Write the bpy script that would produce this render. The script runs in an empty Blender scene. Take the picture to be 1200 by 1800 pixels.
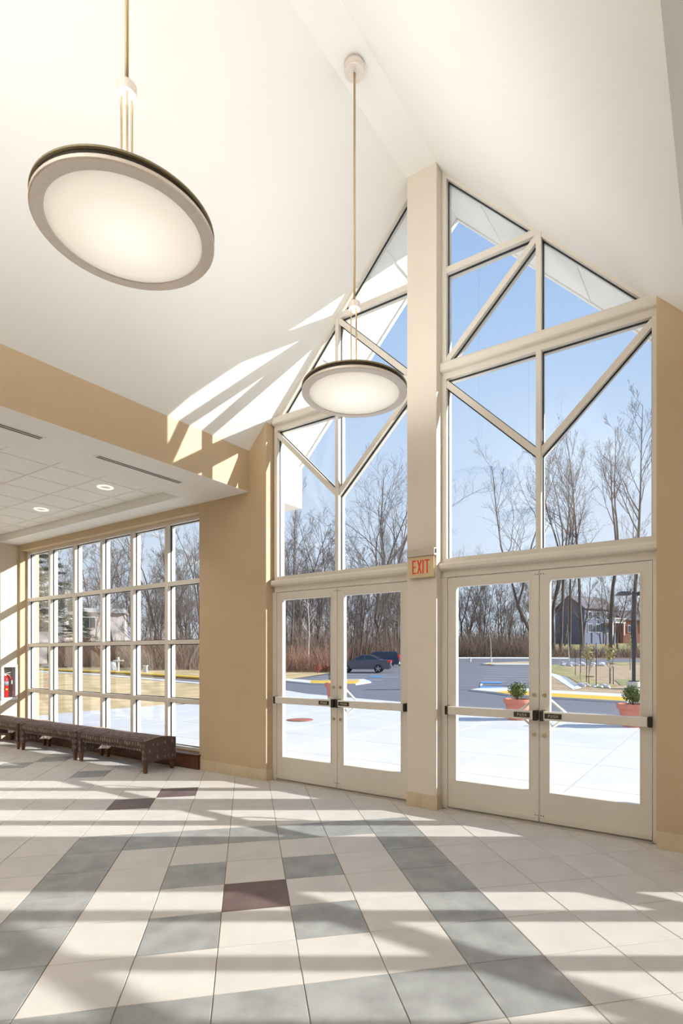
import bpy, bmesh, math, random
from mathutils import Vector, Matrix

# ---------------------------------------------------------------- camera, world, sun, exposure
SC = bpy.context.scene
COL = SC.collection
F_PX, PX, PY, YAW, EYE = 960.0, 633.0, 1153.5, 0.588, 1.55
cam_data = bpy.data.cameras.new('camera')
cam = bpy.data.objects.new('camera', cam_data)
COL.objects.link(cam)
cam.location = (0, 0, EYE)
cam.rotation_euler = (math.pi / 2, 0, YAW)
cam_data.sensor_fit = 'AUTO'
cam_data.sensor_width = 36.0
cam_data.lens = F_PX / 1800 * 36.0
cam_data.shift_x = -(PX - 600) / 1800
cam_data.shift_y = (PY - 900) / 1800
cam_data.clip_end = 600
SC.camera = cam

SC.view_settings.view_transform = 'Standard'
SC.view_settings.look = 'None'
SC.view_settings.gamma = 1.0
SC.view_settings.use_curve_mapping = False
SC.view_settings.exposure = 0.16
try:
    SC.cycles.use_denoising = True
    SC.cycles.max_bounces = 12
    SC.cycles.diffuse_bounces = 6
    SC.cycles.transparent_max_bounces = 24
    SC.cycles.caustics_reflective = False
    SC.cycles.caustics_refractive = False
    SC.cycles.sample_clamp_indirect = 6.0
except Exception:
    pass


def lin(c):
    return tuple((v / 12.92 if v <= 0.04045 else ((v + 0.055) / 1.055) ** 2.4) for v in (x / 255.0 for x in c)) + (1.0,)


world = bpy.data.worlds.new('sky')
SC.world = world
world.use_nodes = True
wn = world.node_tree.nodes
wl = world.node_tree.links
for n in list(wn):
    wn.remove(n)
w_out = wn.new('ShaderNodeOutputWorld')
w_bg = wn.new('ShaderNodeBackground')
w_tc = wn.new('ShaderNodeTexCoord')
w_sep = wn.new('ShaderNodeSeparateXYZ')
w_ramp = wn.new('ShaderNodeValToRGB')
wl.new(w_tc.outputs['Generated'], w_sep.inputs[0])
wl.new(w_sep.outputs['Z'], w_ramp.inputs[0])
wl.new(w_ramp.outputs[0], w_bg.inputs[0])
wl.new(w_bg.outputs[0], w_out.inputs[0])
els = w_ramp.color_ramp.elements
els[0].position, els[0].color = 0.0, lin((226, 238, 253))
els[1].position, els[1].color = 1.0, lin((120, 165, 232))
for p, c in ((0.16, (220, 234, 254)), (0.33, (201, 221, 250)), (0.5, (172, 202, 244)), (0.64, (155, 189, 239))):
    e = els.new(p)
    e.color = lin(c)
w_bg.inputs[1].default_value = 0.95

SUN_DIR = Vector((math.cos(YAW), math.sin(YAW), 0)).normalized()      # horizontal direction towards the sun
SUN_EL = math.radians(21.1)
sun_data = bpy.data.lights.new('sun', 'SUN')
sun_data.energy = 8.4
sun_data.color = (1.0, 0.97, 0.94)
sun_data.angle = math.radians(0.55)
sun = bpy.data.objects.new('sun', sun_data)
COL.objects.link(sun)
to_sun = Vector((SUN_DIR.x * math.cos(SUN_EL), SUN_DIR.y * math.cos(SUN_EL), math.sin(SUN_EL)))
sun.rotation_euler = to_sun.to_track_quat('Z', 'Y').to_euler()
sun.location = (30, 20, 30)
FILL_UP, FILL_UP_DEEP, LAMP_CAN, FILL_CAN_DEEP = 17.0, 105.0, 40.0, 18.0                        # watts: added fill above the pendants, visible recessed lights, added unseen ones
LAMP_COL = (1.0, 0.985, 0.97)

random.seed(4)

# ---------------------------------------------------------------- materials
MATS = {}


def mat(name, rgb, rough=0.6, metal=0.0, spec=0.5, var=0.0, scale=8.0, bump=0.0, bscale=40.0, rgb2=None, detail=4.0, rnd=0.0, stretch=None):
    m = bpy.data.materials.new(name)
    m.use_nodes = True
    nt = m.node_tree
    b = nt.nodes['Principled BSDF']
    b.inputs['Roughness'].default_value = rough
    b.inputs['Metallic'].default_value = metal
    b.inputs['Specular IOR Level'].default_value = spec
    c = lin(rgb)
    b.inputs['Base Color'].default_value = c
    tc = None
    if var or rgb2 or bump:
        tc = nt.nodes.new('ShaderNodeTexCoord')
        mp = nt.nodes.new('ShaderNodeMapping')
        nt.links.new(tc.outputs['Object'], mp.inputs[0])
        if stretch:
            mp.inputs['Scale'].default_value = stretch
        vec = mp.outputs[0]
        if rnd:
            oi = nt.nodes.new('ShaderNodeObjectInfo')
            mul = nt.nodes.new('ShaderNodeMath')
            mul.operation = 'MULTIPLY'
            mul.inputs[1].default_value = 37.0
            nt.links.new(oi.outputs['Random'], mul.inputs[0])
            add = nt.nodes.new('ShaderNodeVectorMath')
            nt.links.new(vec, add.inputs[0])
            nt.links.new(mul.outputs[0], add.inputs[1])
            vec = add.outputs[0]
    if var or rgb2:
        nz = nt.nodes.new('ShaderNodeTexNoise')
        nz.inputs['Scale'].default_value = scale
        nz.inputs['Detail'].default_value = detail
        nt.links.new(vec, nz.inputs['Vector'])
        rp = nt.nodes.new('ShaderNodeValToRGB')
        rp.color_ramp.elements[0].position = 0.3
        rp.color_ramp.elements[1].position = 0.7
        if rgb2:
            rp.color_ramp.elements[0].color = c
            rp.color_ramp.elements[1].color = lin(rgb2)
        else:
            rp.color_ramp.elements[0].color = tuple(v * (1 - var) for v in c[:3]) + (1,)
            rp.color_ramp.elements[1].color = tuple(min(1, v * (1 + var)) for v in c[:3]) + (1,)
        nt.links.new(nz.outputs['Fac'], rp.inputs[0])
        col = rp.outputs[0]
        if rnd:
            hs = nt.nodes.new('ShaderNodeHueSaturation')
            mr = nt.nodes.new('ShaderNodeMapRange')
            mr.inputs[3].default_value = 1 - rnd
            mr.inputs[4].default_value = 1 + rnd
            nt.links.new(oi.outputs['Random'], mr.inputs[0])
            nt.links.new(mr.outputs[0], hs.inputs['Value'])
            nt.links.new(col, hs.inputs['Color'])
            col = hs.outputs[0]
        nt.links.new(col, b.inputs['Base Color'])
    if bump:
        n2 = nt.nodes.new('ShaderNodeTexNoise')
        n2.inputs['Scale'].default_value = bscale
        n2.inputs['Detail'].default_value = 3
        nt.links.new(vec, n2.inputs['Vector'])
        bp = nt.nodes.new('ShaderNodeBump')
        bp.inputs['Strength'].default_value = bump
        bp.inputs['Distance'].default_value = 0.01
        nt.links.new(n2.outputs['Fac'], bp.inputs['Height'])
        nt.links.new(bp.outputs[0], b.inputs['Normal'])
    MATS[name] = m
    return m


def emit_mat(name, rgb, strength, radial=None):
    m = bpy.data.materials.new(name)
    m.use_nodes = True
    nt = m.node_tree
    b = nt.nodes['Principled BSDF']
    b.inputs['Base Color'].default_value = lin(rgb)
    b.inputs['Roughness'].default_value = 0.35
    b.inputs['Emission Color'].default_value = lin(rgb)
    b.inputs['Emission Strength'].default_value = strength
    if radial:
        tc = nt.nodes.new('ShaderNodeTexCoord')
        ln = nt.nodes.new('ShaderNodeVectorMath')
        ln.operation = 'LENGTH'
        nt.links.new(tc.outputs['Object'], ln.inputs[0])
        mr = nt.nodes.new('ShaderNodeMapRange')
        mr.interpolation_type = 'SMOOTHSTEP'
        mr.inputs[1].default_value = 0.0
        mr.inputs[2].default_value = radial[0]
        mr.inputs[3].default_value = strength
        mr.inputs[4].default_value = radial[1]
        nt.links.new(ln.outputs['Value'], mr.inputs[0])
        nt.links.new(mr.outputs[0], b.inputs['Emission Strength'])
    MATS[name] = m
    return m


def glass_mat(name, tint=(0.97, 0.985, 0.98), ior=1.5):
    m = bpy.data.materials.new(name)
    m.use_nodes = True
    nt = m.node_tree
    for n in list(nt.nodes):
        nt.nodes.remove(n)
    out = nt.nodes.new('ShaderNodeOutputMaterial')
    tr = nt.nodes.new('ShaderNodeBsdfTransparent')
    tr.inputs[0].default_value = tint + (1,)
    gl = nt.nodes.new('ShaderNodeBsdfGlossy')
    gl.inputs['Roughness'].default_value = 0.0
    fr = nt.nodes.new('ShaderNodeFresnel')
    ge = nt.nodes.new('ShaderNodeNewGeometry')
    mi = nt.nodes.new('ShaderNodeMapRange')
    mi.inputs[3].default_value = ior
    mi.inputs[4].default_value = 1.0 / ior
    nt.links.new(ge.outputs['Backfacing'], mi.inputs[0])
    nt.links.new(mi.outputs[0], fr.inputs[0])
    mx = nt.nodes.new('ShaderNodeMixShader')
    nt.links.new(fr.outputs[0], mx.inputs[0])
    nt.links.new(tr.outputs[0], mx.inputs[1])
    nt.links.new(gl.outputs[0], mx.inputs[2])
    nt.links.new(mx.outputs[0], out.inputs[0])
    MATS[name] = m
    return m


M_TAN = mat('tan_paint', (202, 179, 146), 0.75, var=0.02, scale=3, bump=0.05, bscale=120)
M_SIDE = mat('side_wall_paint', (216, 202, 180), 0.75, var=0.02, scale=3)
M_CREAM = mat('cream_paint', (230, 220, 206), 0.75, var=0.015, scale=3)
M_CEIL = mat('ceiling_paint', (242, 241, 237), 0.85, var=0.01, scale=2)
M_ACOUS = mat('acoustic_tile', (244, 242, 237), 0.9, var=0.03, scale=60, bump=0.15, bscale=200)
M_GRID = mat('ceiling_grid_paint', (238, 235, 228), 0.6)
M_FRAME = mat('almond_aluminium', (226, 220, 209), 0.45, var=0.01, scale=3)
M_GASKET = mat('black_gasket', (28, 34, 36), 0.5)
M_GLASS = glass_mat('clear_glass')
M_BEIGE = mat('beige_floor_tile', (206, 201, 195), 0.48, spec=0.25, var=0.05, scale=5, bump=0.12, bscale=14, rnd=0.025)
M_GREY = mat('grey_floor_tile', (155, 156, 154), 0.48, spec=0.25, var=0.17, scale=6, bump=0.12, bscale=14, rnd=0.03)
M_MAROON = mat('plum_floor_tile', (112, 94, 92), 0.48, spec=0.25, var=0.17, scale=6, bump=0.1, bscale=14, rnd=0.03)
M_GROUT = mat('brown_grout', (138, 116, 84), 0.9, var=0.1, scale=20)
M_BASE = mat('base_tile', (214, 196, 166), 0.45, var=0.06, scale=7, rnd=0.03)
M_WOOD = mat('dark_cherry_wood', (108, 66, 42), 0.4, rgb2=(82, 46, 28), scale=6, stretch=(1, 8, 8))
M_LEG = mat('walnut_leg', (122, 80, 48), 0.4, rgb2=(92, 58, 34), scale=20, stretch=(6, 6, 1))
M_NICKEL = mat('brushed_nickel', (228, 218, 208), 0.38, metal=0.45, var=0.04, scale=40)
M_BRASSY = mat('satin_rod_metal', (196, 174, 134), 0.35, metal=0.8)
M_RIMDARK = mat('lamp_dark_recess', (52, 40, 24), 0.6)
M_OLIVE = mat('lamp_top_olive', (150, 136, 106), 0.4, metal=0.3)
M_DIFF = emit_mat('opal_lamp_diffuser', (255, 249, 236), 0.62, radial=(0.42, 0.30))
M_CANLIGHT = emit_mat('recessed_lamp_glow', (255, 236, 196), 2.2)
M_BLACK = mat('black_plastic', (40, 36, 30), 0.45)
M_LABEL = mat('push_label_brown', (58, 48, 38), 0.5)
M_LETTER = mat('push_lettering', (196, 188, 172), 0.5)
M_EXITPLATE = mat('exit_plate_acrylic', (222, 200, 160), 0.3)
M_RED = mat('exit_lettering_red', (236, 74, 36), 0.45)
M_ALU = mat('satin_aluminium', (205, 198, 186), 0.35, metal=0.6)
M_WHITE = mat('white_enamel', (238, 238, 234), 0.35)
M_CABIN = mat('cabinet_inner_grey', (186, 183, 183), 0.5)
M_EXTRED = mat('extinguisher_red', (206, 34, 34), 0.3)
M_EXTLAB = mat('extinguisher_label', (150, 150, 158), 0.5)
M_YEL = mat('yellow_sticker', (236, 206, 70), 0.5)
M_CONC = mat('walk_concrete', (212, 209, 206), 0.85, var=0.05, scale=1.2, rnd=0.02)  # the concrete's own pale grey
M_CURB = mat('kerb_concrete', (222, 218, 210), 0.85, var=0.05, scale=4)
M_CURBYEL = mat('yellow_kerb_paint', (238, 190, 50), 0.6, var=0.06, scale=6)
M_ASPH = mat('asphalt', (116, 115, 122), 0.85, var=0.08, scale=0.8, detail=8)
M_LINE = mat('white_road_paint', (228, 228, 226), 0.7)
M_BLUE = mat('blue_road_paint', (84, 150, 214), 0.7)
M_SOIL = mat('leaf_litter', (150, 122, 92), 0.95, rgb2=(112, 88, 66), scale=1.3, detail=8)
M_STRAW = mat('winter_lawn', (226, 194, 146), 0.95, rgb2=(176, 150, 100), scale=0.9, detail=10)
M_GREEN = mat('rough_green_grass', (120, 130, 70), 0.95, rgb2=(188, 164, 110), scale=1.4, detail=8)
M_MULCH = mat('mulch_bed', (196, 168, 132), 0.95, rgb2=(158, 130, 98), scale=2.0, detail=8)
M_ROCK = mat('pale_riprap', (206, 204, 206), 0.85, var=0.15, scale=3, rnd=0.1)
M_BARK = mat('grey_brown_bark', (96, 87, 82), 0.9, var=0.2, scale=5, rnd=0.15)
M_BARK2 = mat('dark_bark', (90, 78, 71), 0.9, var=0.2, scale=5, rnd=0.15)
M_TWIG = mat('grey_twigs', (112, 99, 92), 0.9, var=0.15, scale=2, rnd=0.12)
M_BIRCH = mat('pale_birch_bark', (220, 212, 204), 0.8, var=0.1, scale=4)
M_BRUSH = mat('russet_brush', (170, 126, 104), 0.95, rgb2=(140, 110, 92), scale=1.0)
M_BRUSH2 = mat('grey_brush', (150, 127, 110), 0.95, rgb2=(118, 99, 86), scale=1.0)
M_LEAFRED = mat('red_leaves', (150, 78, 66), 0.8, var=0.2, scale=8)
M_LEAFTAN = mat('tan_leaves', (206, 186, 140), 0.85, rgb2=(160, 160, 96), scale=3)
M_LEAF = mat('boxwood_leaves', (108, 124, 48), 0.6, rgb2=(66, 84, 30), scale=14)
M_PINE = mat('pine_needles', (64, 84, 72), 0.85, rgb2=(92, 104, 84), scale=3)
M_OAKLEAF = mat('clinging_brown_leaves', (176, 132, 108), 0.9, rgb2=(146, 104, 84), scale=3)
M_TERRA = mat('terracotta', (214, 132, 112), 0.8, var=0.06, scale=6)
M_RUST = mat('rusty_iron', (168, 104, 78), 0.85, var=0.12, scale=9)
M_CARGREY = mat('slate_car_paint', (96, 98, 112), 0.3, metal=0.35)
M_CARBLUE = mat('blue_car_paint', (52, 72, 104), 0.3, metal=0.35)
M_CARGLASS = mat('car_glass', (34, 44, 54), 0.1, spec=0.8)
M_TYRE = mat('tyre_rubber', (34, 34, 36), 0.8)
M_HUB = mat('alloy_wheel', (206, 208, 212), 0.3, metal=0.6)
M_TAIL = mat('tail_lamp_red', (222, 58, 52), 0.3)
M_CHROME = mat('pale_bumper', (226, 222, 218), 0.3)
M_POLE = mat('dark_bronze_pole', (58, 60, 72), 0.5)
M_HOUSEW = mat('white_siding', (232, 222, 216), 0.8, var=0.03, scale=3)
M_HOUSEB = mat('blue_grey_siding', (98, 106, 130), 0.8, var=0.05, scale=2)
M_ROOFG = mat('grey_roofing', (120, 116, 120), 0.9, var=0.1, scale=3)
M_BRICK = mat('house_brick', (150, 92, 78), 0.9, var=0.1, scale=6)
M_WINDK = mat('dark_window', (66, 72, 84), 0.15)
M_REDFENCE = mat('russet_fence', (158, 84, 62), 0.85, var=0.15, scale=5, rnd=0.15)
M_STAKE = mat('dark_steel_stake', (50, 48, 62), 0.7)
M_STAKEB = mat('blue_stake_tip', (62, 78, 160), 0.7)
M_WOODST = mat('pale_wood_stake', (214, 178, 124), 0.8)
M_SOFFIT = mat('outside_soffit_white', (240, 240, 238), 0.8)
M_LITEDGE = mat('bench_lit_edge', (176, 150, 132), 0.8)  # sunlight on the bench edges, put into a paler fabric colour
M_PIPE = mat('galvanised_grey', (172, 176, 186), 0.5)


def fabric_mat():
    m = mat('dotted_brown_fabric', (92, 76, 72), 0.9)
    nt = m.node_tree
    b = nt.nodes['Principled BSDF']
    tc = nt.nodes.new('ShaderNodeTexCoord')
    mp = nt.nodes.new('ShaderNodeMapping')
    mp.inputs['Scale'].default_value = (17, 17, 11)
    nt.links.new(tc.outputs['Object'], mp.inputs[0])
    vo = nt.nodes.new('ShaderNodeTexVoronoi')
    vo.inputs['Scale'].default_value = 1.0
    vo.inputs['Randomness'].default_value = 0.25
    nt.links.new(mp.outputs[0], vo.inputs['Vector'])
    rp = nt.nodes.new('ShaderNodeValToRGB')
    rp.color_ramp.elements[0].position = 0.30
    rp.color_ramp.elements[0].color = lin((138, 121, 114))
    rp.color_ramp.elements[1].position = 0.43
    rp.color_ramp.elements[1].color = lin((92, 76, 71))
    nt.links.new(vo.outputs['Distance'], rp.inputs[0])
    nt.links.new(rp.outputs[0], b.inputs['Base Color'])
    return m


M_FABRIC = fabric_mat()


# ---------------------------------------------------------------- mesh helpers
class MB:
    def __init__(self):
        self.v, self.f = [], []

    def add(self, verts, faces):
        o = len(self.v)
        self.v.extend([tuple(p) for p in verts])
        self.f.extend([tuple(i + o for i in fc) for fc in faces])
        return self

    def box(self, x0, x1, y0, y1, z0, z1):
        v = [(x0, y0, z0), (x1, y0, z0), (x1, y1, z0), (x0, y1, z0), (x0, y0, z1), (x1, y0, z1), (x1, y1, z1), (x0, y1, z1)]
        return self.add(v, [(0, 3, 2, 1), (4, 5, 6, 7), (0, 1, 5, 4), (1, 2, 6, 5), (2, 3, 7, 6), (3, 0, 4, 7)])

    def prism(self, a, b):
        """join two outlines with the same point count, caps on both ends"""
        n = len(a)
        fs = [tuple(range(n))[::-1], tuple(range(n, 2 * n))]
        fs += [(i, (i + 1) % n, n + (i + 1) % n, n + i) for i in range(n)]
        return self.add(list(a) + list(b), fs)

    def lathe(self, prof, n=24, c=(0, 0, 0), axis='z'):
        vs, fs = [], []
        for r, h in prof:
            for k in range(n):
                t = 2 * math.pi * k / n
                p = (r * math.cos(t), r * math.sin(t), h)
                if axis == 'y':
                    p = (p[0], p[2], p[1])
                elif axis == 'x':
                    p = (p[2], p[0], p[1])
                vs.append((p[0] + c[0], p[1] + c[1], p[2] + c[2]))
        for i in range(len(prof) - 1):
            for k in range(n):
                k2 = (k + 1) % n
                fs.append((i * n + k, i * n + k2, (i + 1) * n + k2, (i + 1) * n + k))
        fs.append(tuple(range(n))[::-1])
        fs.append(tuple(range((len(prof) - 1) * n, len(prof) * n)))
        return self.add(vs, fs)

    def tube(self, pts, rad, n=6):
        pts = [Vector(p) for p in pts]
        rr = rad if isinstance(rad, (list, tuple)) else [rad] * len(pts)
        vs, fs = [], []
        for i, p in enumerate(pts):
            d = (pts[min(i + 1, len(pts) - 1)] - pts[max(i - 1, 0)]).normalized()
            u = d.cross(Vector((0, 0, 1)))
            if u.length < 1e-3:
                u = d.cross(Vector((1, 0, 0)))
            u.normalize()
            w = d.cross(u)
            for k in range(n):
                t = 2 * math.pi * k / n
                vs.append(p + (u * math.cos(t) + w * math.sin(t)) * rr[i])
        for i in range(len(pts) - 1):
            for k in range(n):
                k2 = (k + 1) % n
                fs.append((i * n + k, i * n + k2, (i + 1) * n + k2, (i + 1) * n + k))
        fs.append(tuple(range(n)))
        fs.append(tuple(range((len(pts) - 1) * n, len(pts) * n))[::-1])
        return self.add(vs, fs)

    def mesh(self, name, m, smooth=False):
        me = bpy.data.meshes.new(name)
        me.from_pydata([tuple(p) for p in self.v], [], self.f)
        me.materials.append(m)
        if smooth:
            for p in me.polygons:
                p.use_smooth = True
        me.update()
        return me


def fix_normals(me):
    bm = bmesh.new()
    bm.from_mesh(me)
    bmesh.ops.recalc_face_normals(bm, faces=bm.faces)
    bm.to_mesh(me)
    bm.free()


def link(name, data, parent=None):
    o = bpy.data.objects.new(name, data)
    COL.objects.link(o)
    if parent is not None:
        o.parent = parent
    return o


def obj(name, mb, m, parent=None, smooth=False, label=None, bevel=0.0, fix=True):
    me = mb.mesh(name, m, smooth)
    if fix:
        fix_normals(me)
    o = link(name, me, parent)
    if label:
        o['label'] = label
    if bevel:
        bv = o.modifiers.new('bevel', 'BEVEL')
        bv.width = bevel
        bv.segments = 2
        bv.limit_method = 'ANGLE'
        bv.angle_limit = math.radians(40)
    return o


def tag(o, label, cat, group=None):
    o['label'] = label
    o['category'] = cat
    if group:
        o['group'] = group
    return o


def thing(name, label, cat, loc=(0, 0, 0), rz=0.0, group=None):
    o = link(name, None)
    o.location = loc
    o.rotation_euler = (0, 0, rz)
    o.empty_display_size = 0.1
    return tag(o, label, cat, group)


def structure(o, label=None):
    o['kind'] = 'structure'
    if label:
        o['label'] = label
    return o


def root(name, label=None):
    o = link(name, None)
    o.empty_display_size = 0.1
    return structure(o, label)


def copy_tree(o, parent=None):
    c = o.copy()
    COL.objects.link(c)
    if parent is not None:
        c.parent = parent
    for ch in list(o.children):
        copy_tree(ch, c)
    return c


def box_obj(name, x0, x1, y0, y1, z0, z1, m, parent=None, bevel=0.0, label=None):
    return obj(name, MB().box(x0, x1, y0, y1, z0, z1), m, parent, bevel=bevel, label=label)


# ---------------------------------------------------------------- where things are (metres)
WY = 5.0            # inner face of the front wall
FY = 5.12           # inner face of the window frames
XL, XR = -11.07, 7.6
YB = -6.5
XC = -2.585         # axis of the gable
LOWZ = 3.64
SOF_L, SOF_R = -5.03, -0.17
SPR = 4.16          # springing of the vault
CR_L, CR_R, CR_Z = -2.75, -2.42, 6.53


def vault_z(x):
    if x <= CR_L:
        return SPR + (x - SOF_L) * (CR_Z - SPR) / (CR_L - SOF_L)
    if x >= CR_R:
        return CR_Z + (x - CR_R) * (SPR - CR_Z) / (SOF_R - CR_R)
    return CR_Z


# ---------------------------------------------------------------- floor of separate tiles
TX, TY, TS, TYAW = -2.528, 1.117, 0.4142, 0.7919
ct, st = math.cos(TYAW), math.sin(TYAW)
floor = box_obj('floor', XL - 0.05, XR + 0.05, YB, 5.30, -0.20, -0.005, M_GROUT)
structure(floor)


def clip_poly(poly, axis, val, keep_less):
    out = []
    n = len(poly)
    for i in range(n):
        a, b = poly[i], poly[(i + 1) % n]
        ina = (a[axis] <= val) == keep_less
        inb = (b[axis] <= val) == keep_less
        if ina:
            out.append(a)
        if ina != inb:
            t = (val - a[axis]) / (b[axis] - a[axis])
            out.append((a[0] + (b[0] - a[0]) * t, a[1] + (b[1] - a[1]) * t))
    return out


def tile_colour(a, r):
    ring = (-1 <= a <= 5 and -1 <= r <= 5) and (a in (-1, 5) or r in (-1, 5))
    if ring:
        return M_GREY
    if (a, r) == (2, 2):
        return M_MAROON
    if a in (1, 3) and r in (1, 3):
        return M_GREY
    if (a, r) == (0, 9):
        return M_MAROON
    if (a, r) in ((-1, 8), (-5, 15), (-6, 14)):
        return M_MAROON if (a, r) == (-1, 8) else M_GREY
    if (a, r) == (-3, 12):
        return M_GREY
    return M_BEIGE


G = 0.0022
half = TS / 2 - G


def tile_mb(poly):
    """poly in local coordinates: bevelled slab"""
    cx = sum(p[0] for p in poly) / len(poly)
    cy = sum(p[1] for p in poly) / len(poly)
    inn = [(cx + (p[0] - cx) * 0.988, cy + (p[1] - cy) * 0.988) for p in poly]
    mb = MB()
    n = len(poly)
    vs = [(p[0], p[1], -0.012) for p in poly] + [(p[0], p[1], -0.0022) for p in poly] + [(p[0], p[1], 0) for p in inn]
    fs = [(i, (i + 1) % n, n + (i + 1) % n, n + i) for i in range(n)]
    fs += [(n + i, n + (i + 1) % n, 2 * n + (i + 1) % n, 2 * n + i) for i in range(n)]
    fs.append(tuple(range(2 * n, 3 * n)))
    return mb.add(vs, fs)


FULL = [(-half, -half), (half, -half), (half, half), (-half, half)]
tile_meshes = {}
for m_ in (M_BEIGE, M_GREY, M_MAROON):
    tile_meshes[m_.name] = tile_mb(FULL).mesh('tile_' + m_.name, m_)
rest = MB()
cells = []
for a in range(-40, 40):
    for r in range(-40, 40):
        lx, ly = (a + 0.5) * TS, (r + 0.5) * TS
        wx, wy = TX + ct * lx - st * ly, TY + st * lx + ct * ly
        if XL - 0.3 < wx < XR + 0.3 and YB - 0.3 < wy < 5.55:
            cells.append((a, r, wx, wy))


def in_view(wx, wy):
    dz = -math.sin(YAW) * wx + math.cos(YAW) * wy
    dx = math.cos(YAW) * wx + math.sin(YAW) * wy
    if dz < 0.8:
        return False
    u, v = PX + F_PX * dx / dz, PY + F_PX * EYE / dz
    return -140 < u < 1340 and v < 2000


def to_world(poly, wx, wy):
    return [(wx + ct * p[0] - st * p[1], wy + st * p[0] + ct * p[1]) for p in poly]


def clip_room(poly):
    for ax, val, less in ((0, XL, False), (0, XR, True), (1, YB, False), (1, 5.10, True)):
        poly = clip_poly(poly, ax, val, less)
        if len(poly) < 3:
            return []
    return poly


n_tiles = 0
for a, r, wx, wy in cells:
    w = to_world(FULL, wx, wy)
    c = clip_room(w)
    if not c:
        continue
    m_ = tile_colour(a, r)
    whole = len(c) == 4 and all(abs(p[0] - q[0]) + abs(p[1] - q[1]) < 1e-6 for p, q in zip(sorted(c), sorted(w)))
    if in_view(wx, wy) and n_tiles < 298:
        n_tiles += 1
        if whole:
            t = link('tile', tile_meshes[m_.name], floor)
            t.location = (wx, wy, 0)
            t.rotation_euler = (0, 0, TYAW)
        else:
            cl = [(ct * (p[0] - wx) + st * (p[1] - wy), -st * (p[0] - wx) + ct * (p[1] - wy)) for p in c]
            t = obj('tile', tile_mb(cl), m_, floor, fix=False)
            t.location = (wx, wy, 0)
            t.rotation_euler = (0, 0, TYAW)
    else:
        mbx = tile_mb(c)
        rest.add(mbx.v, mbx.f)
o = obj('floor_tiling', rest, M_BEIGE, floor, fix=False)
o['kind'] = 'stuff'


# ---------------------------------------------------------------- walls and ceiling
def wall_prism(mb, poly, y0, y1):
    mb.prism([(x, y0, z) for x, z in poly], [(x, y1, z) for x, z in poly])


OX = 5.34
WINL0, WINL1, WIN_TOP, WIN_BOT = -11.02, -5.98, 3.53, 0.214
WINR0, WINR1 = 1.03, 6.46
BAY0, BAY1 = -4.74, -0.457
wf = MB()
wall_prism(wf, [(XL - .3, -.2), (WINL0, -.2), (WINL0, 3.9), (XL - .3, 3.9)], WY, OX)
wall_prism(wf, [(WINL0, WIN_TOP), (WINL1, WIN_TOP), (WINL1, 3.9), (WINL0, 3.9)], WY, OX)
wall_prism(wf, [(WINL0, -.2), (WINL1, -.2), (WINL1, .19), (WINL0, .19)], WY, OX)
wall_prism(wf, [(WINL1, -.2), (BAY0, -.2), (BAY0, vault_z(BAY0) + .06), (SOF_L, SPR + .06), (SOF_L, 3.9), (WINL1, 3.9)], WY, OX)
wall_prism(wf, [(BAY1, -.2), (WINR0, -.2), (WINR0, 3.9), (SOF_R, 3.9), (SOF_R, SPR + .06), (BAY1, vault_z(BAY1) + .06)], WY, OX)
wall_prism(wf, [(WINR0, WIN_TOP), (WINR1, WIN_TOP), (WINR1, 3.9), (WINR0, 3.9)], WY, OX)
wall_prism(wf, [(WINR0, -.2), (WINR1, -.2), (WINR1, .19), (WINR0, .19)], WY, OX)
wall_prism(wf, [(WINR1, -.2), (XR + .3, -.2), (XR + .3, 3.9), (WINR1, 3.9)], WY, OX)
structure(obj('wall_front', wf, M_TAN))
NY0, NY1, NZ0, NZ1 = 4.735, 4.942, .775, 1.352      # niche of the extinguisher cabinet
wlb = MB()
wlb.box(XL - .3, XL, YB, NY0, -.2, 3.9)
wlb.box(XL - .3, XL, NY1, WY, -.2, 3.9)
wlb.box(XL - .3, XL, NY0, NY1, -.2, NZ0)
wlb.box(XL - .3, XL, NY0, NY1, NZ1, 3.9)
wlb.box(XL - .3, XL - .17, NY0, NY1, NZ0, NZ1)
structure(obj('wall_left', wlb, M_SIDE))
structure(box_obj('wall_right', XR, XR + .3, YB, WY, -.2, 3.9, M_TAN))
structure(box_obj('wall_back', XL - .3, XR + .3, YB - .3, YB - .001, -.2, 7.0, M_TAN))
column = structure(box_obj('column', CR_L, -2.412, WY, 5.30, -.02, CR_Z + .03, M_CREAM, bevel=0.006), 'slender cream column between the two door bays')

vt = MB()
inner = [(SOF_L, 3.64), (SOF_L, SPR), (CR_L, CR_Z), (CR_R, CR_Z), (SOF_R, SPR), (SOF_R, 3.64)]
TH = 0.3
vault_in = [(SOF_L - .001, SPR), (CR_L, CR_Z), (CR_R, CR_Z), (SOF_R + .001, SPR)]
vault_out = [(SOF_R + .25, SPR + .1), (CR_R + .12, CR_Z + .33), (CR_L - .12, CR_Z + .33), (SOF_L - .25, SPR + .1)]
ring = vault_in + vault_out
vt.prism([(x, YB, z) for x, z in ring], [(x, 5.25, z) for x, z in ring])
ceiling = structure(obj('ceiling', vt, M_CEIL))
# tan bulkheads beside the vault
structure(box_obj('wall_bulkhead_left', SOF_L - .22, SOF_L, YB, WY, LOWZ + .002, SPR + .12, M_TAN))
structure(box_obj('wall_bulkhead_right', SOF_R, SOF_R + .22, YB, WY, LOWZ + .002, SPR + .12, M_TAN))
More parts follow.
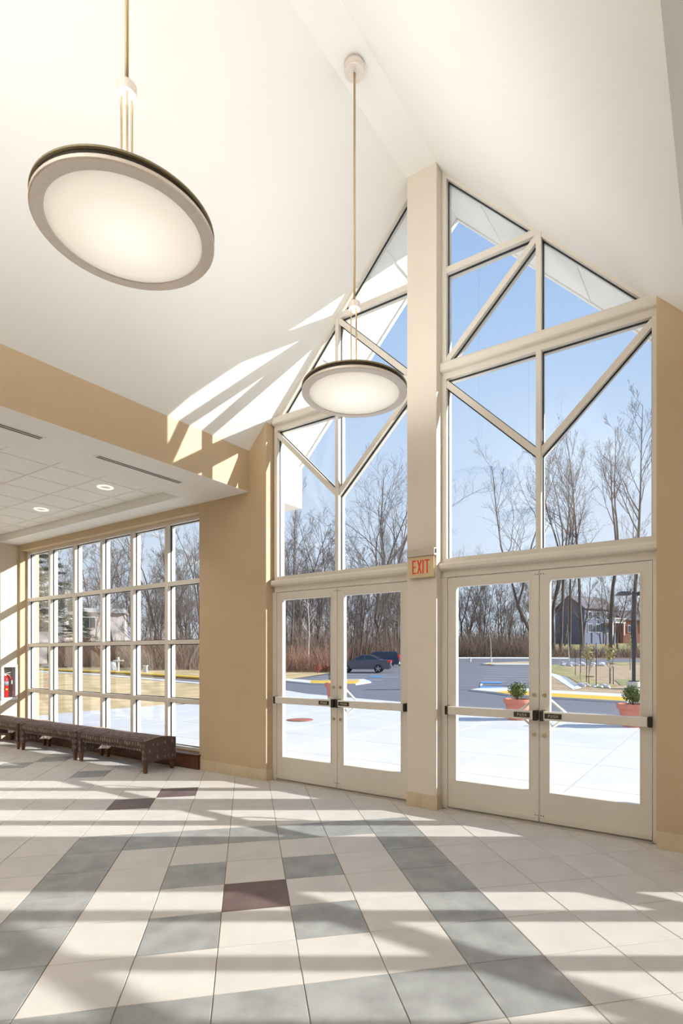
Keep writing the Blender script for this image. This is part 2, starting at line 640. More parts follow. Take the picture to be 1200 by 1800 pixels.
# low gypsum ceilings with a raised field of lay-in tiles
LF_X1, LF_Y1, FZ = -5.95, 4.655, 3.75
lc = MB()
lc.box(LF_X1, SOF_L - .2205, YB, WY, LOWZ, 3.88)
lc.box(SOF_L - .2205, SOF_L, YB, WY, LOWZ, LOWZ + .0015)
lc.box(XL, LF_X1, LF_Y1, WY, LOWZ, 3.88)
lc.box(XL, LF_X1, YB, LF_Y1, FZ + .03, 3.88)
structure(obj('ceiling_low_left', lc, M_CEIL))
lowl = bpy.data.objects['ceiling_low_left']
lr = MB()
lr.box(SOF_R + .2205, XR, YB, WY, LOWZ, 3.88)
lr.box(SOF_R, SOF_R + .2205, YB, WY, LOWZ, LOWZ + .0015)
structure(obj('ceiling_low_right', lr, M_CEIL))
gx = [LF_X1] + [-6.5 - .575 * k for k in range(9)]
gx = [x for x in gx if x > XL] + [XL]
gy = [LF_Y1] + [4.40 - .556 * k for k in range(20)]
gy = [y for y in gy if y > YB] + [YB]
acm = {}
n_ct = 0
restc = MB()
for i in range(len(gx) - 1):
    for j in range(len(gy) - 1):
        x1, x0, y1, y0 = gx[i], gx[i + 1], gy[j], gy[j + 1]
        w, d = x1 - x0 - .012, y1 - y0 - .012
        if w <= .02 or d <= .02:
            continue
        if y1 < 1.2:
            restc.box(x0 + .006, x1 - .006, y0 + .006, y1 - .006, FZ + .004, FZ + .03)
            continue
        key = (round(w, 4), round(d, 4))
        if key not in acm:
            acm[key] = MB().box(-w / 2, w / 2, -d / 2, d / 2, 0, .024).mesh('ceiling_panel', M_ACOUS)
        t = link('ceiling_panel', acm[key], lowl)
        t.location = ((x0 + x1) / 2, (y0 + y1) / 2, FZ + .006)
o = obj('ceiling_panel_field', restc, M_ACOUS, lowl)
o['kind'] = 'stuff'
for x in gx[1:-1]:
    box_obj('grid_bar', x - .012, x + .012, YB, LF_Y1, FZ, FZ + .012, M_GRID, lowl)
for y in gy[1:-1]:
    box_obj('grid_bar', XL, LF_X1, y - .012, y + .012, FZ + .0005, FZ + .0125, M_GRID, lowl)

# roof over the low wings and outside overhang of the gable
structure(box_obj('roof_wing', XL - .3, SOF_L - .2, YB, OX + .05, 3.9, 4.05, M_ROOFG), 'flat roof slab over the left wing')
structure(box_obj('roof_wing_right', SOF_R + .2, XR + .3, YB, OX + .05, 3.9, 4.05, M_ROOFG), 'flat roof slab over the right wing')
ov = MB()
PKZ, EZ, EX = 6.645, 4.21, 2.37
prof = [(XC - EX, EZ), (XC, PKZ), (XC + EX, EZ), (XC + EX + .1, EZ + .22), (XC, PKZ + .28), (XC - EX - .1, EZ + .22)]
ov.prism([(x, 5.22, z) for x, z in prof], [(x, 5.90, z) for x, z in prof])
eave = structure(obj('roof_overhang', ov, M_SOFFIT), 'white gable overhang outside above the tall glazing')
# trim strip at the outer edge, panel joints and the boxed returns
fb = MB()
profb = [(XC - EX, EZ - .02), (XC, PKZ - .02), (XC + EX, EZ - .02), (XC + EX + .1, EZ + .24), (XC, PKZ + .3), (XC - EX - .1, EZ + .24)]
fb.prism([(x, 5.905, z) for x, z in profb], [(x, 5.95, z) for x, z in profb])
obj('fascia', fb, M_SOFFIT, eave)
for s in (-1, 1):
    for d in (0.55, 1.45):
        x0 = XC + s * d
        z0 = PKZ - d * (PKZ - EZ) / EX
        jb = MB()
        jb.box(x0 - .004, x0 + .004, 5.24, 5.90, z0 - .012, z0 + .004)
        obj('soffit_joint', jb, M_GRID, eave)
    xe = XC + s * EX
    box_obj('eave_return', min(xe, xe + s * .75), max(xe, xe + s * .75), 5.36, 5.95, 3.63, 4.21, M_SOFFIT, eave)

# ---------------------------------------------------------------- base tiles
bf = structure(link('baseboard_front', None))


def base_run(x0, x1, y0, y1, parent, step=.27, axis='x', z1=.143):
    L = (x1 - x0) if axis == 'x' else (y1 - y0)
    n = max(1, round(L / step))
    for k in range(n):
        a0, a1 = k / n * L + .0015, (k + 1) / n * L - .0015
        if axis == 'x':
            box_obj('tile', x0 + a0, x0 + a1, y0, y1, .001, z1, M_BASE, parent)
        else:
            box_obj('tile', x0, x1, y0 + a0, y0 + a1, .001, z1, M_BASE, parent)


base_run(WINL1 + .03, BAY0, WY - .012, WY - .0005, bf)
base_run(BAY0 + .0005, BAY0 + .012, WY - .012, FY - .004, bf, axis='y', step=.14)
base_run(BAY1, WINR0 - .01, WY - .012, WY - .0005, bf, step=.33)
bc = structure(link('baseboard_column', None))
base_run(CR_L - .002, -2.41, WY - .012, WY - .0005, bc, step=.17)
base_run(-2.411, -2.399, WY - .012, FY - .004, bc, axis='y', step=.14)
bl = structure(link('baseboard_left', None))
base_run(XL + .0005, XL + .012, 2.0, WY - .07, bl, axis='y', step=.3)


# ---------------------------------------------------------------- glazing
def bar(mb, p, q, w, y0, y1, ext=0.0):
    p, q = Vector(p), Vector(q)
    d = (q - p).normalized()
    p, q = p - d * ext, q + d * ext
    n = Vector((-d.y, d.x)) * (w / 2)
    quad = [p + n, p - n, q - n, q + n]
    mb.prism([(v.x, y0, v.y) for v in quad], [(v.x, y1, v.y) for v in quad])
    return mb


def inset(poly, d):
    """inset a convex polygon (counter clockwise or not) by d"""
    n = len(poly)
    area = sum(poly[i][0] * poly[(i + 1) % n][1] - poly[(i + 1) % n][0] * poly[i][1] for i in range(n))
    if area < 0:
        poly = poly[::-1]
    ds = d if isinstance(d, (list, tuple)) else [d] * n
    lines = []
    for i in range(n):
        a, b = Vector(poly[i]), Vector(poly[(i + 1) % n])
        t = (b - a).normalized()
        nn = Vector((-t.y, t.x))
        lines.append((a + nn * ds[i], t))
    out = []
    for i in range(n):
        p, t = lines[i - 1]
        q, s = lines[i]
        den = t.x * s.y - t.y * s.x
        k = ((q.x - p.x) * s.y - (q.y - p.y) * s.x) / den
        out.append((p.x + t.x * k, p.y + t.y * k))
    return out


GY = 5.185


def pane(poly, parent, gasket=True):
    """poly is the clear opening in x, z"""
    big = inset(poly, -.006)
    o = obj('pane', MB().prism([(x, GY, z) for x, z in big], [(x, GY + .008, z) for x, z in big]), M_GLASS, parent)
    if gasket:
        a = inset(poly, -.004)
        b = inset(poly, .010)
        g = MB()
        n = len(a)
        vs = [(x, GY - .016, z) for x, z in a] + [(x, GY - .016, z) for x, z in b] + [(x, GY - .0006, z) for x, z in a] + [(x, GY - .0006, z) for x, z in b]
        fs = []
        for i in range(n):
            j = (i + 1) % n
            fs += [(i, j, n + j, n + i), (n + i, n + j, 3 * n + j, 3 * n + i), (2 * n + i, 3 * n + i, 3 * n + j, 2 * n + j), (i, 2 * n + i, 2 * n + j, j)]
        g.add(vs, fs)
        obj('gasket', g, M_GASKET, o)
    return o


FY1 = 5.25


def storefront(name, x0, x1, mull, label):
    w = root(name, label)
    zt, zb = WIN_TOP, WIN_BOT
    mb = MB()
    mb.box(x0, x0 + .05, FY, FY1, zb, zt)
    mb.box(x1 - .05, x1, FY, FY1, zb, zt)
    mb.box(x0 + .05, x1 - .05, FY, FY1, zt - .053, zt)
    mb.box(x0 + .05, x1 - .05, FY, FY1, zb, zb + .042)
    obj('frame', mb, M_FRAME, w)
    xs = [x0 + .05] + mull + [x1 - .05]
    rails = [(.874, .938), (1.728, 1.788), (2.584, 2.646)]
    for m in mull:
        box_obj('mullion', m - .036, m + .036, FY, FY1, zb + .042, zt - .053, M_FRAME, w)
    lo = [zb + .042] + [b for a, b in rails]
    hi = [a for a, b in rails] + [zt - .053]
    for i in range(len(xs) - 1):
        a = xs[i] + (.036 if i else 0)
        b = xs[i + 1] - (.036 if i < len(xs) - 2 else 0)
        for r0, r1 in rails:
            box_obj('rail', a, b, FY + .002, FY1 - .002, r0, r1, M_FRAME, w)
        for z0, z1 in zip(lo, hi):
            pane([(a, z0), (b, z0), (b, z1), (a, z1)], w)
    return w


storefront('window_1', WINL0, WINL1, [-10.19, -9.373, -8.534, -7.70, -6.852], 'six bay gridded window behind the benches')
storefront('window_4', WINR0, WINR1, [1.90, 2.81, 3.72, 4.63, 5.54], 'gridded window beyond the right end of the entrance')
# dark wood sill box below the bench window
sill = structure(link('trim_1', None), 'dark cherry wood base below the bench window')
sb = MB()
sb.box(WINL0 - .03, WINL1 + .015, WY - .035, WY - .0005, .001, .178)
obj('sill_panel', sb, M_WOOD, sill)
sb = MB()
sb.box(XL + .002, WINL1 + .028, WY - .055, FY - .001, .180, .206)
obj('sill_cap', sb, M_WOOD, sill, bevel=.006)

# tall gable glazing: nodes of the right bay, mirrored for the left one
J0, J1, CM = -2.385, -0.478, -1.432          # centre lines of jambs and middle mullion
HW = .0235


def rake(x):                                  # underside of the sloping head member (right bay)
    return 6.434 + (x + 2.365) * (4.55 - 6.434) / (-0.58 + 2.365)


def head_profile(z0, z1, n0, n1, nose=.065):
    return [(FY1, z1), (FY, z1), (FY, n1 + .012), (FY - nose + .012, n1), (FY - nose, n1 - .02), (FY - nose, n0 + .012), (FY - nose + .014, n0), (FY, n0 - .006), (FY, z0), (FY1, z0)]


def gable_bay(name, mir, label):
    w = root(name, label)

    def X(x):
        return 2 * XC - x if mir else x

    def P(x, z):
        return (X(x), z)

    depth = [0]

    def member(nm, p, q, wd, y0=FY, y1=FY1):
        depth[0] += 1
        y0, y1 = y0 + .0009 * depth[0], y1 - .0009 * depth[0]
        return obj(nm, bar(MB(), P(*p), P(*q), wd, y0, y1), M_FRAME, w)
    zs = 2.548
    member('jamb', (J0, zs), (J0, rake(J0) + .09), .05)
    member('jamb', (J1, zs), (J1, rake(J1) + .07), .05)
    # sloping head follows the vault
    rk = MB()
    pts = [(J0 - .03, rake(J0 - .03) + .045 + .065), (J1 + .02, rake(J1 + .02) + .045 + .04), (J1 + .02, rake(J1 + .02)), (J0 - .03, rake(J0 - .03))]
    rk.prism([(X(x), FY, z) for x, z in pts], [(X(x), FY1, z) for x, z in pts])
    obj('head_rail', rk, M_FRAME, w)
    member('mullion', (CM, 4.555), (CM, rake(CM) + .02), .0475, FY - .008)
    member('mullion', (CM, zs - .01), (CM, 4.39), .0475, FY - .008)
    member('rail', (J0 + .025, 5.49), (CM - .02, 5.494), .064)
    heavy = head_profile(4.377, 4.56, 4.44, 4.535, .05)
    hv = MB()
    xa, xb = X(-2.411), X(-.458)
    hv.prism([(xa, y, z) for y, z in heavy], [(xb, y, z) for y, z in heavy])
    obj('transom', hv, M_FRAME, w, bevel=.004)
    # braces
    dA, dB = (-2.372, 4.556), (-1.440, 5.455)
    member('brace', dA, dB, .058, FY + .002, FY1 - .002)
    eA, eB = (-2.372, 4.345), (CM, 3.425)
    fA, fB = (-.490, 4.345), (CM, 3.425)
    member('brace', eA, eB, .058, FY + .002, FY1 - .002)
    member('brace', fA, fB, .058, FY + .002, FY1 - .002)
    # sill member over the doors, with its rounded nosing
    sl = MB()
    pr_ = head_profile(2.352, 2.548, 2.428, 2.49, .07)
    sl.prism([(xa, y, z) for y, z in pr_], [(xb, y, z) for y, z in pr_])
    obj('door_header', sl, M_FRAME, w, bevel=.004)

    # panes
    def lz(a, b, x):
        return a[1] + (x - a[0]) * (b[1] - a[1]) / (b[0] - a[0])
    off = .029 / math.cos(math.atan(abs((dB[1] - dA[1]) / (dB[0] - dA[0]))))
    L, Rr, C0, C1 = J0 + .022, J1 - .022, CM - HW, CM + HW
    offe = .029 / math.cos(math.atan(abs((eB[1] - eA[1]) / (eB[0] - eA[0]))))

    def inv(a, b, z):
        return a[0] + (z - a[1]) * (b[0] - a[0]) / (b[1] - a[1])
    zu0, zu1 = 5.458, 5.523
    polys = []
    xr = -2.365 + (zu1 - 6.434) / ((4.55 - 6.434) / (-0.58 + 2.365))
    polys.append([(L, zu1), (xr, zu1), (L, rake(L))])
    polys.append([(L, lz(dA, dB, L) + off), (inv(dA, dB, zu0 - off), zu0), (L, zu0)])
    polys.append([(inv(dA, dB, 4.562 + off), 4.562), (C0, 4.562), (C0, lz(dA, dB, C0) - off)])
    xr2 = -2.365 + (4.562 - 6.434) / ((4.55 - 6.434) / (-0.58 + 2.365))
    polys.append([(C1, 4.562), (xr2, 4.562), (C1, rake(C1))])
    zt = 4.377
    polys.append([(inv(eA, eB, zt - offe), zt), (C0, lz(eA, eB, C0) + offe), (C0, zt)])
    polys.append([(L, zs), (C0, zs), (C0, lz(eA, eB, C0) - offe), (L, lz(eA, eB, L) - offe)])
    polys.append([(C1, lz(fA, fB, C1) + offe), (inv(fA, fB, zt - offe), zt), (C1, zt)])
    polys.append([(C1, zs), (Rr, zs), (Rr, lz(fA, fB, Rr) - offe), (C1, lz(fA, fB, C1) - offe)])
    for p in polys:
        p = [P(*q) for q in p]
        if mir:
            p = p[::-1]
        pane(p, w)
    return w


gable_bay('window_2', True, 'tall gable window with braces left of the column')
gable_bay('window_3', False, 'tall gable window with braces right of the column')


# ---------------------------------------------------------------- doors
def strokes(mb, text, x, z, hgt, y, th, step, thick=.0015):
    SEG = {'P': [((0, 0), (0, 1)), ((0, 1), (.55, 1)), ((.55, 1), (.55, .5)), ((.55, .5), (0, .5))],
           'U': [((0, 1), (0, 0)), ((0, 0), (.55, 0)), ((.55, 0), (.55, 1))],
           'S': [((.55, 1), (0, 1)), ((0, 1), (0, .5)), ((0, .5), (.55, .5)), ((.55, .5), (.55, 0)), ((.55, 0), (0, 0))],
           'H': [((0, 0), (0, 1)), ((.55, 0), (.55, 1)), ((0, .5), (.55, .5))],
           'E': [((0, 0), (0, 1)), ((0, 1), (.5, 1)), ((0, .5), (.42, .5)), ((0, 0), (.5, 0))],
           'X': [((0, 0), (.55, 1)), ((0, 1), (.55, 0))],
           'I': [((.12, 0), (.12, 1))],
           'T': [((.25, 0), (.25, 1)), ((0, 1), (.52, 1))]}
    adv = step
    for ch in text:
        for i, (p, q) in enumerate(SEG[ch]):
            bar(mb, (x + p[0] * hgt, z + p[1] * hgt), (x + q[0] * hgt, z + q[1] * hgt), th, y - thick - i * 1e-5, y, th * .5 if p[0] != q[0] and p[1] != q[1] else th * .48)
        x += adv[ch] if isinstance(adv, dict) else adv
    return mb


def door(name, x0, x1, lock_right, label):
    d = root(name, label)
    z0, z1 = .018, 2.345
    g0, g1 = x0 + .08, x1 - .08
    gz0, gz1 = .285, 2.262
    y0, y1 = FY + .006, FY + .055
    mb = MB()
    mb.box(x0, g0, y0, y1, z0, z1)
    mb.box(g1, x1, y0, y1, z0, z1)
    mb.box(g0, g1, y0, y1, z0, gz0)
    mb.box(g0, g1, y0, y1, gz1, z1)
    obj('leaf_frame', mb, M_FRAME, d)
    # glazing bead
    mb = MB()
    b = .012
    mb.box(g0, g0 + b, y0 - .004, y1 + .004, gz0, gz1)
    mb.box(g1 - b, g1, y0 - .004, y1 + .004, gz0, gz1)
    mb.box(g0 + b, g1 - b, y0 - .004, y1 + .004, gz0, gz0 + b)
    mb.box(g0 + b, g1 - b, y0 - .004, y1 + .004, gz1 - b, gz1)
    obj('glazing_bead', mb, M_FRAME, d)
    p = [(g0 + b, gz0 + b), (g1 - b, gz0 + b), (g1 - b, gz1 - b), (g0 + b, gz1 - b)]
    big = inset(p, -.004)
    obj('pane', MB().prism([(x, y0 + .02, z) for x, z in big], [(x, y0 + .028, z) for x, z in big]), M_GLASS, d)
    box_obj('bottom_sweep', x0 + .004, x1 - .004, y0 - .012, y0 - .0005, .022, .06, M_FRAME, d)
    # panic bar
    pb = box_obj('push_bar', x0 + .028, x1 - .028, FY - .066, FY - .012, .966, 1.046, M_FRAME, d, bevel=.008)
    lx = x1 - .028 if lock_right else x0 + .028
    hx = x0 + .012 if lock_right else x1 - .012
    s = -1 if lock_right else 1
    box_obj('latch_box', min(lx - .012, lx + .026), max(lx - .012, lx + .026), FY - .070, FY + .004, .958, 1.054, M_BLACK, pb, bevel=.006)
    box_obj('end_cap', hx - .016, hx + .016, FY - .068, FY + .004, .962, 1.05, M_BLACK, pb, bevel=.006)
    a, bb = (lx - .185, lx - .035) if lock_right else (lx + .035, lx + .185)
    box_obj('push_label', a, bb, FY - .0685, FY - .0662, .984, 1.03, M_LABEL, pb)
    obj('lettering', strokes(MB(), 'PUSH', a + .034, .996, .022, FY - .0686, .004, .0235), M_LETTER, pb)
    # bent pull outside
    ex = x1 - .045 if lock_right else x0 + .045
    ap = ex + (-.17 if lock_right else .17)
    obj('pull_handle', MB().tube([(ex, y1 + .002, 1.17), (ex, y1 + .045, 1.165), (ap, y1 + .055, 1.02), (ap, y1 + .055, .99), (ex, y1 + .045, .845), (ex, y1 + .002, .84)], .013, 8), M_FRAME, d, smooth=True)
    for z in (1.19, .82):
        obj('lock_cylinder', MB().lathe([(.017, -.012), (.017, -.004), (.014, 0)], 14, (ex, y0, z), 'y'), M_BRASSY, d)
    for zz in (.075, 2.31):
        for dx in (.012, .034):
            obj('screw', MB().lathe([(.005, -.002), (.005, 0)], 8, ((x1 - dx) if lock_right else (x0 + dx), y0, zz), 'y'), M_RIMDARK, d)
    return d


for k, (x0, x1, lr, lab) in enumerate(((-4.672, -3.741, True, 'white framed glass door, first from the benches'), (-3.735, -2.802, False, 'white framed glass door left of the column'),
                                       (-2.345, -1.429, True, 'white framed glass door right of the column'), (-1.423, -0.500, False, 'white framed glass door beside the tan wall end'))):
    door('door_%d' % (k + 1), x0, x1, lr, lab)
# jambs, threshold for the doors
tr = structure(link('trim_2', None), 'almond door jambs and thresholds')
for x0, x1 in ((-4.739, -4.676), (-2.798, -2.751), (-2.411, -2.349), (-.496, -.458)):
    box_obj('jamb', x0, x1, FY - .002, FY1, .001, 2.351, M_FRAME, tr)
for x0, x1 in ((-4.675, -2.799), (-2.348, -.497)):
    box_obj('threshold', x0, x1, FY - .045, FY1, .0005, .012, M_ALU, tr)

# ---------------------------------------------------------------- exit sign
ex = thing('exit_sign', 'white edge-lit sign with red EXIT lettering on the cream column', 'sign', (-2.56, 4.96, 2.35))
box_obj('housing', -.16, .155, -.022, .039, .213, .29, M_ALU, ex, bevel=.004)
box_obj('sign_plate', -.152, .140, -.004, .004, .0, .212, M_EXITPLATE, ex)


def tall(mb, segs, x, z, wd, hg, y, th):
    for i, (p, q) in enumerate(segs):
        bar(mb, (x + p[0] * wd, z + p[1] * hg), (x + q[0] * wd, z + q[1] * hg), th, y - .002 - i * 1e-5, y, th * .45)


lt = MB()
LZ, LH, LT = .046, .125, .014
tall(lt, [((0, 0), (0, 1)), ((0, 1), (1, 1)), ((0, .5), (.8, .5)), ((0, 0), (1, 0))], -.096, LZ, .032, LH, -.0045, LT)
tall(lt, [((0, 0), (1, 1)), ((0, 1), (1, 0))], -.04, LZ, .036, LH, -.0045, LT)
tall(lt, [((0, 0), (0, 1))], .02, LZ, .02, LH, -.0045, LT)
tall(lt, [((.5, 0), (.5, 1)), ((0, 1), (1, 1))], .047, LZ, .04, LH, -.0045, LT)
obj('lettering', lt, M_RED, ex)
box_obj('test_switch', .155, .163, -.012, .012, .235, .275, M_BLACK, ex)

# ---------------------------------------------------------------- pendant lamps
DISC_R = .44


def pendant(label, y, watts=None):
    p = thing('pendant_lamp', label, 'lamp', (XC, y, 3.745), 0, 'round pendant lamps under the vault')
    obj('canopy', MB().lathe([(.085, 2.70), (.085, 2.755), (.072, 2.784)], 28), M_NICKEL, p, smooth=False, bevel=.004)
    obj('rod', MB().tube([(0, 0, .76), (0, 0, 2.71)], .0095, 10), M_BRASSY, p, smooth=True)
    obj('hub', MB().lathe([(.046, .715), (.05, .72), (.05, .768), (.044, .775)], 24), M_NICKEL, p)
    for k in range(3):
        t = math.radians(90 + 120 * k)
        x, yy = .029 * math.cos(t), .029 * math.sin(t)
        obj('stem', MB().tube([(x, yy, .045), (x, yy, .72)], .0055, 8), M_BRASSY, p, smooth=True)
    R = DISC_R
    obj('top_disc', MB().lathe([(R - .05, .066), (R - .004, .062), (R, .058), (R, .049), (R - .01, .046), (R - .06, .046)], 72), M_OLIVE, p)
    obj('recess_band', MB().lathe([(R - .035, .0245), (R - .010, .0245), (R - .010, .0455), (R - .035, .0455)], 72), M_RIMDARK, p)
    # lower ring with an opening for the diffuser
    rg = MB()
    prof = [(R - .065, .002), (R - .062, -.004), (R - .006, -.004), (R, .002), (R, .018), (R - .006, .024), (R - .065, .024)]
    n = 72
    vs, fs = [], []
    for r, h in prof:
        for k in range(n):
            t = 2 * math.pi * k / n
            vs.append((r * math.cos(t), r * math.sin(t), h))
    m = len(prof)
    for i in range(m):
        for k in range(n):
            fs.append((i * n + k, i * n + (k + 1) % n, ((i + 1) % m) * n + (k + 1) % n, ((i + 1) % m) * n + k))
    rg.add(vs, fs)
    obj('ring', rg, M_NICKEL, p)
    df = [(0.0001, -.012)] + [(r, -.012 + .016 * (r / (R - .06)) ** 2) for r in (.08, .16, .24, .32, R - .061)] + [(R - .061, .012)]
    obj('diffuser', MB().lathe(df, 64), M_DIFF, p, smooth=True, fix=True)
    for nm, e, z, up in (('fill_uplight', watts or FILL_UP, .075, True),):  # upward light added to brighten the vault
        ld = bpy.data.lights.new(nm, 'AREA')
        ld.shape = 'DISK'
        ld.size = .8
        ld.energy = e
        ld.color = LAMP_COL
        lo_ = link(nm, ld, p)
        lo_.location = (0, 0, z)
        lo_.rotation_euler = (math.pi if up else 0, 0, 0)
    return p


pendant('large round pendant lamp hanging closest, with its canopy out of view', 1.69)
pendant('round pendant lamp hanging in front of the braced gable window', 3.79)
for y in (-.41, -2.51, -4.61):  # unseen pendants behind the viewpoint, added for fill light
    pendant('unseen round pendant lamp added as fill further back along the vault', y, FILL_UP_DEEP if y < -1 else FILL_UP)


# ---------------------------------------------------------------- recessed lights and air slots
def can(x, y, z, label, watts=None):
    c = thing('recessed_light', label, 'light', (x, y, z), 0, 'recessed lights in the low ceiling')
    mb = MB()
    n = 32
    prof = [(.088, 0.0), (.094, -.006), (.078, -.006), (.074, 0.0), (.07, .02), (.076, .02)]
    vs, fs = [], []
    for r, h in prof:
        for k in range(n):
            t = 2 * math.pi * k / n
            vs.append((r * math.cos(t), r * math.sin(t), h))
    m = len(prof)
    for i in range(m):
        for k in range(n):
            fs.append((i * n + k, i * n + (k + 1) % n, ((i + 1) % m) * n + (k + 1) % n, ((i + 1) % m) * n + k))
    mb.add(vs, fs)
    obj('trim_ring', mb, M_CANLIGHT, c)
    obj('lens', MB().lathe([(.073, .003), (.073, .008)], 32), M_CANLIGHT, c)
    ld = bpy.data.lights.new('lamp', 'SPOT')
    ld.energy = watts or LAMP_CAN
    ld.spot_size = math.radians(120)
    ld.spot_blend = .6
    ld.shadow_soft_size = .06
    ld.color = LAMP_COL
    lo_ = link('lamp', ld, c)
    lo_.location = (0, 0, -.012)


can(-6.72, 4.085, FZ + .004, 'glowing recessed light nearest the bulkhead')
can(-8.53, 4.165, FZ + .004, 'glowing recessed light in the middle of the tiled ceiling')
can(-10.3, 4.20, FZ + .004, 'glowing recessed light at the far end of the tiled ceiling')
for x in (-6.72, -8.53, -10.3):  # out of view, added to brighten the left low area
    can(x, 1.9, FZ + .004, 'unseen recessed light added as fill deeper in the low ceiling', FILL_CAN_DEEP)
    can(x, -.4, FZ + .004, 'unseen recessed light added as fill deeper in the low ceiling', FILL_CAN_DEEP)
for x in (1.2, 3.2, 5.2):  # out of view, added so their bounce fills the hall
    for y in (3.6, 1.2, -1.2):
        can(x, y, LOWZ - .001, 'unseen recessed light added as fill in the right low ceiling', FILL_CAN_DEEP)


def slot(y0, y1, label):
    s = thing('air_slot', label, 'vent', (-5.445, (y0 + y1) / 2, LOWZ), 0, 'linear air slots in the gypsum soffit')
    L = (y1 - y0) / 2
    mb = MB()
    for a, b in ((-.052, -.037), (-.0055, .0055), (.037, .052)):
        mb.box(a, b, -L, L, -.006, .0)
    mb.box(-.052, .052, -L - .02, -L, -.006, .0)
    mb.box(-.052, .052, L, L + .02, -.006, .0)
    obj('slot_frame', mb, M_CEIL, s)
    box_obj('blade', -.0365, -.006, -L, L, -.005, -.0005, M_GASKET, s)
    box_obj('blade', .006, .0365, -L, L, -.005, -.0005, M_GASKET, s)


slot(3.22, 4.27, 'two-line black air slot in the soffit nearest the front wall')
slot(1.50, 2.66, 'two-line black air slot in the soffit at the picture edge')


# ---------------------------------------------------------------- benches
def bench(x0, x1, label, sections=3):
    L = x1 - x0
    b = thing('upholstered_bench', label, 'bench', ((x0 + x1) / 2, 4.64, 0), 0, 'benches below the gridded window')
    D = .245
    for s in (-1, 1):
        xo = s * L / 2
        xi = s * (L / 2 - .075)
        a, c = min(xo, xi), max(xo, xi)
        outline = []
        n = 10
        for k in range(n + 1):
            t = k / n
            y = -D + 2 * D * t
            outline.append((y, .43 + .035 * math.sin(math.pi * t)))
        for k in range(n + 1):
            t = 1 - k / n
            y = -D + 2 * D * t
            outline.append((y, .12 + .028 * math.sin(math.pi * t)))
        obj('end_panel', MB().prism([(a, y, z) for y, z in outline], [(c, y, z) for y, z in outline]), M_FABRIC, b, bevel=.008)
        lit_edge = [((xo if s > 0 else xo), -D + 2 * D * k / n, .434 + .035 * math.sin(math.pi * k / n)) for k in range(n + 1)]  # pale tube standing in for sunlight on the arched edge
        obj('lit_edge', MB().tube(lit_edge, .005, 6), M_LITEDGE, b, smooth=True, label='pale strip along the arched end, sunlight put into its colour')
        for yy in (-D + .035, D - .035):
            xc = s * (L / 2 - .04)
            top = [(xc - .026, yy - .026, .135), (xc + .026, yy - .026, .135), (xc + .026, yy + .026, .135), (xc - .026, yy + .026, .135)]
            bot = [(xc - .018, yy - .018, .0), (xc + .018, yy - .018, .0), (xc + .018, yy + .018, .0), (xc - .018, yy + .018, .0)]
            obj('leg', MB().prism(bot, top), M_LEG, b)
    si = L / 2 - .076
    for k in range(sections):
        xa = -si + 2 * si * k / sections + .002
        xb = -si + 2 * si * (k + 1) / sections - .002
        prof = []
        n = 8
        prof.append((-D + .012, .335))
        prof.append((-D + .002, .36))
        for i in range(n + 1):
            t = i / n
            prof.append((-D + .004 + (2 * D - .008) * t, .418 + .045 * math.sin(math.pi * t) ** .7 if 0 < t < 1 else .418))
        prof.append((D - .002, .36))
        prof.append((D - .012, .335))
        obj('seat_cushion', MB().prism([(xa, y, z) for y, z in prof], [(xb, y, z) for y, z in prof]), M_FABRIC, b, bevel=.01)
    box_obj('seat_rail', -si, si, -D + .03, D - .03, .29, .334, M_FABRIC, b)
    return b


bench(-7.945, -6.325, 'brown dotted upholstered bench closest to the doors')
bench(-9.70, -8.03, 'brown dotted upholstered bench, middle one of the row')
bench(-11.03, -9.775, 'brown dotted upholstered bench in the corner by the extinguisher')

# ---------------------------------------------------------------- fire extinguisher cabinet
fc = thing('extinguisher_cabinet', 'white framed wall cabinet holding the red extinguisher in the tan side wall', 'cabinet', (XL, 4.8385, 1.0635))
cb = MB()
HY, HZ = .1035, .2885
cb.box(.0005, .012, -.143, -HY + .004, -.328, .328)
cb.box(.0005, .012, HY - .004, .143, -.328, .328)
cb.box(.0005, .012, -HY + .004, HY - .004, HZ - .004, .328)
cb.box(.0005, .012, -HY + .004, HY - .004, -.328, -HZ + .004)
obj('frame', cb, M_WHITE, fc)
tb = MB()
tb.box(-.168, -.160, -HY + .002, HY - .002, -HZ + .002, HZ - .002)
tb.box(-.160, -.001, -HY + .002, -HY + .008, -HZ + .002, HZ - .002)
tb.box(-.160, -.001, HY - .008, HY - .002, -HZ + .002, HZ - .002)
tb.box(-.160, -.001, -HY + .008, HY - .008, -HZ + .002, -HZ + .008)
tb.box(-.160, -.001, -HY + .008, HY - .008, HZ - .008, HZ - .002)
obj('tub', tb, M_CABIN, fc)
box_obj('pane', .003, .007, -HY + .005, HY - .005, -HZ + .005, HZ - .005, M_GLASS, fc)
fe = thing('fire_extinguisher', 'red fire extinguisher with grey label and black hose inside the wall cabinet', 'extinguisher', (XL - .075, 4.80, .784))
obj('bottle', MB().lathe([(.05, 0), (.053, .006), (.053, .33), (.045, .365), (.02, .385), (.016, .40)], 24), M_EXTRED, fe, smooth=True)
obj('label', MB().lathe([(.0537, .22), (.0537, .30)], 24), M_EXTLAB, fe, smooth=True)
obj('sticker', MB().lathe([(.018, .053), (.018, .055)], 16, (0, 0, .15), 'x'), M_YEL, fe)
box_obj('valve', -.018, .018, -.016, .016, .40, .432, M_CHROME, fe)
obj('lever', MB().tube([(0, -.02, .435), (.01, .03, .452), (.012, .085, .462)], .007, 6), M_CHROME, fe)
obj('lever', MB().tube([(0, -.02, .42), (.01, .03, .425), (.012, .08, .412)], .006, 6), M_CHROME, fe)
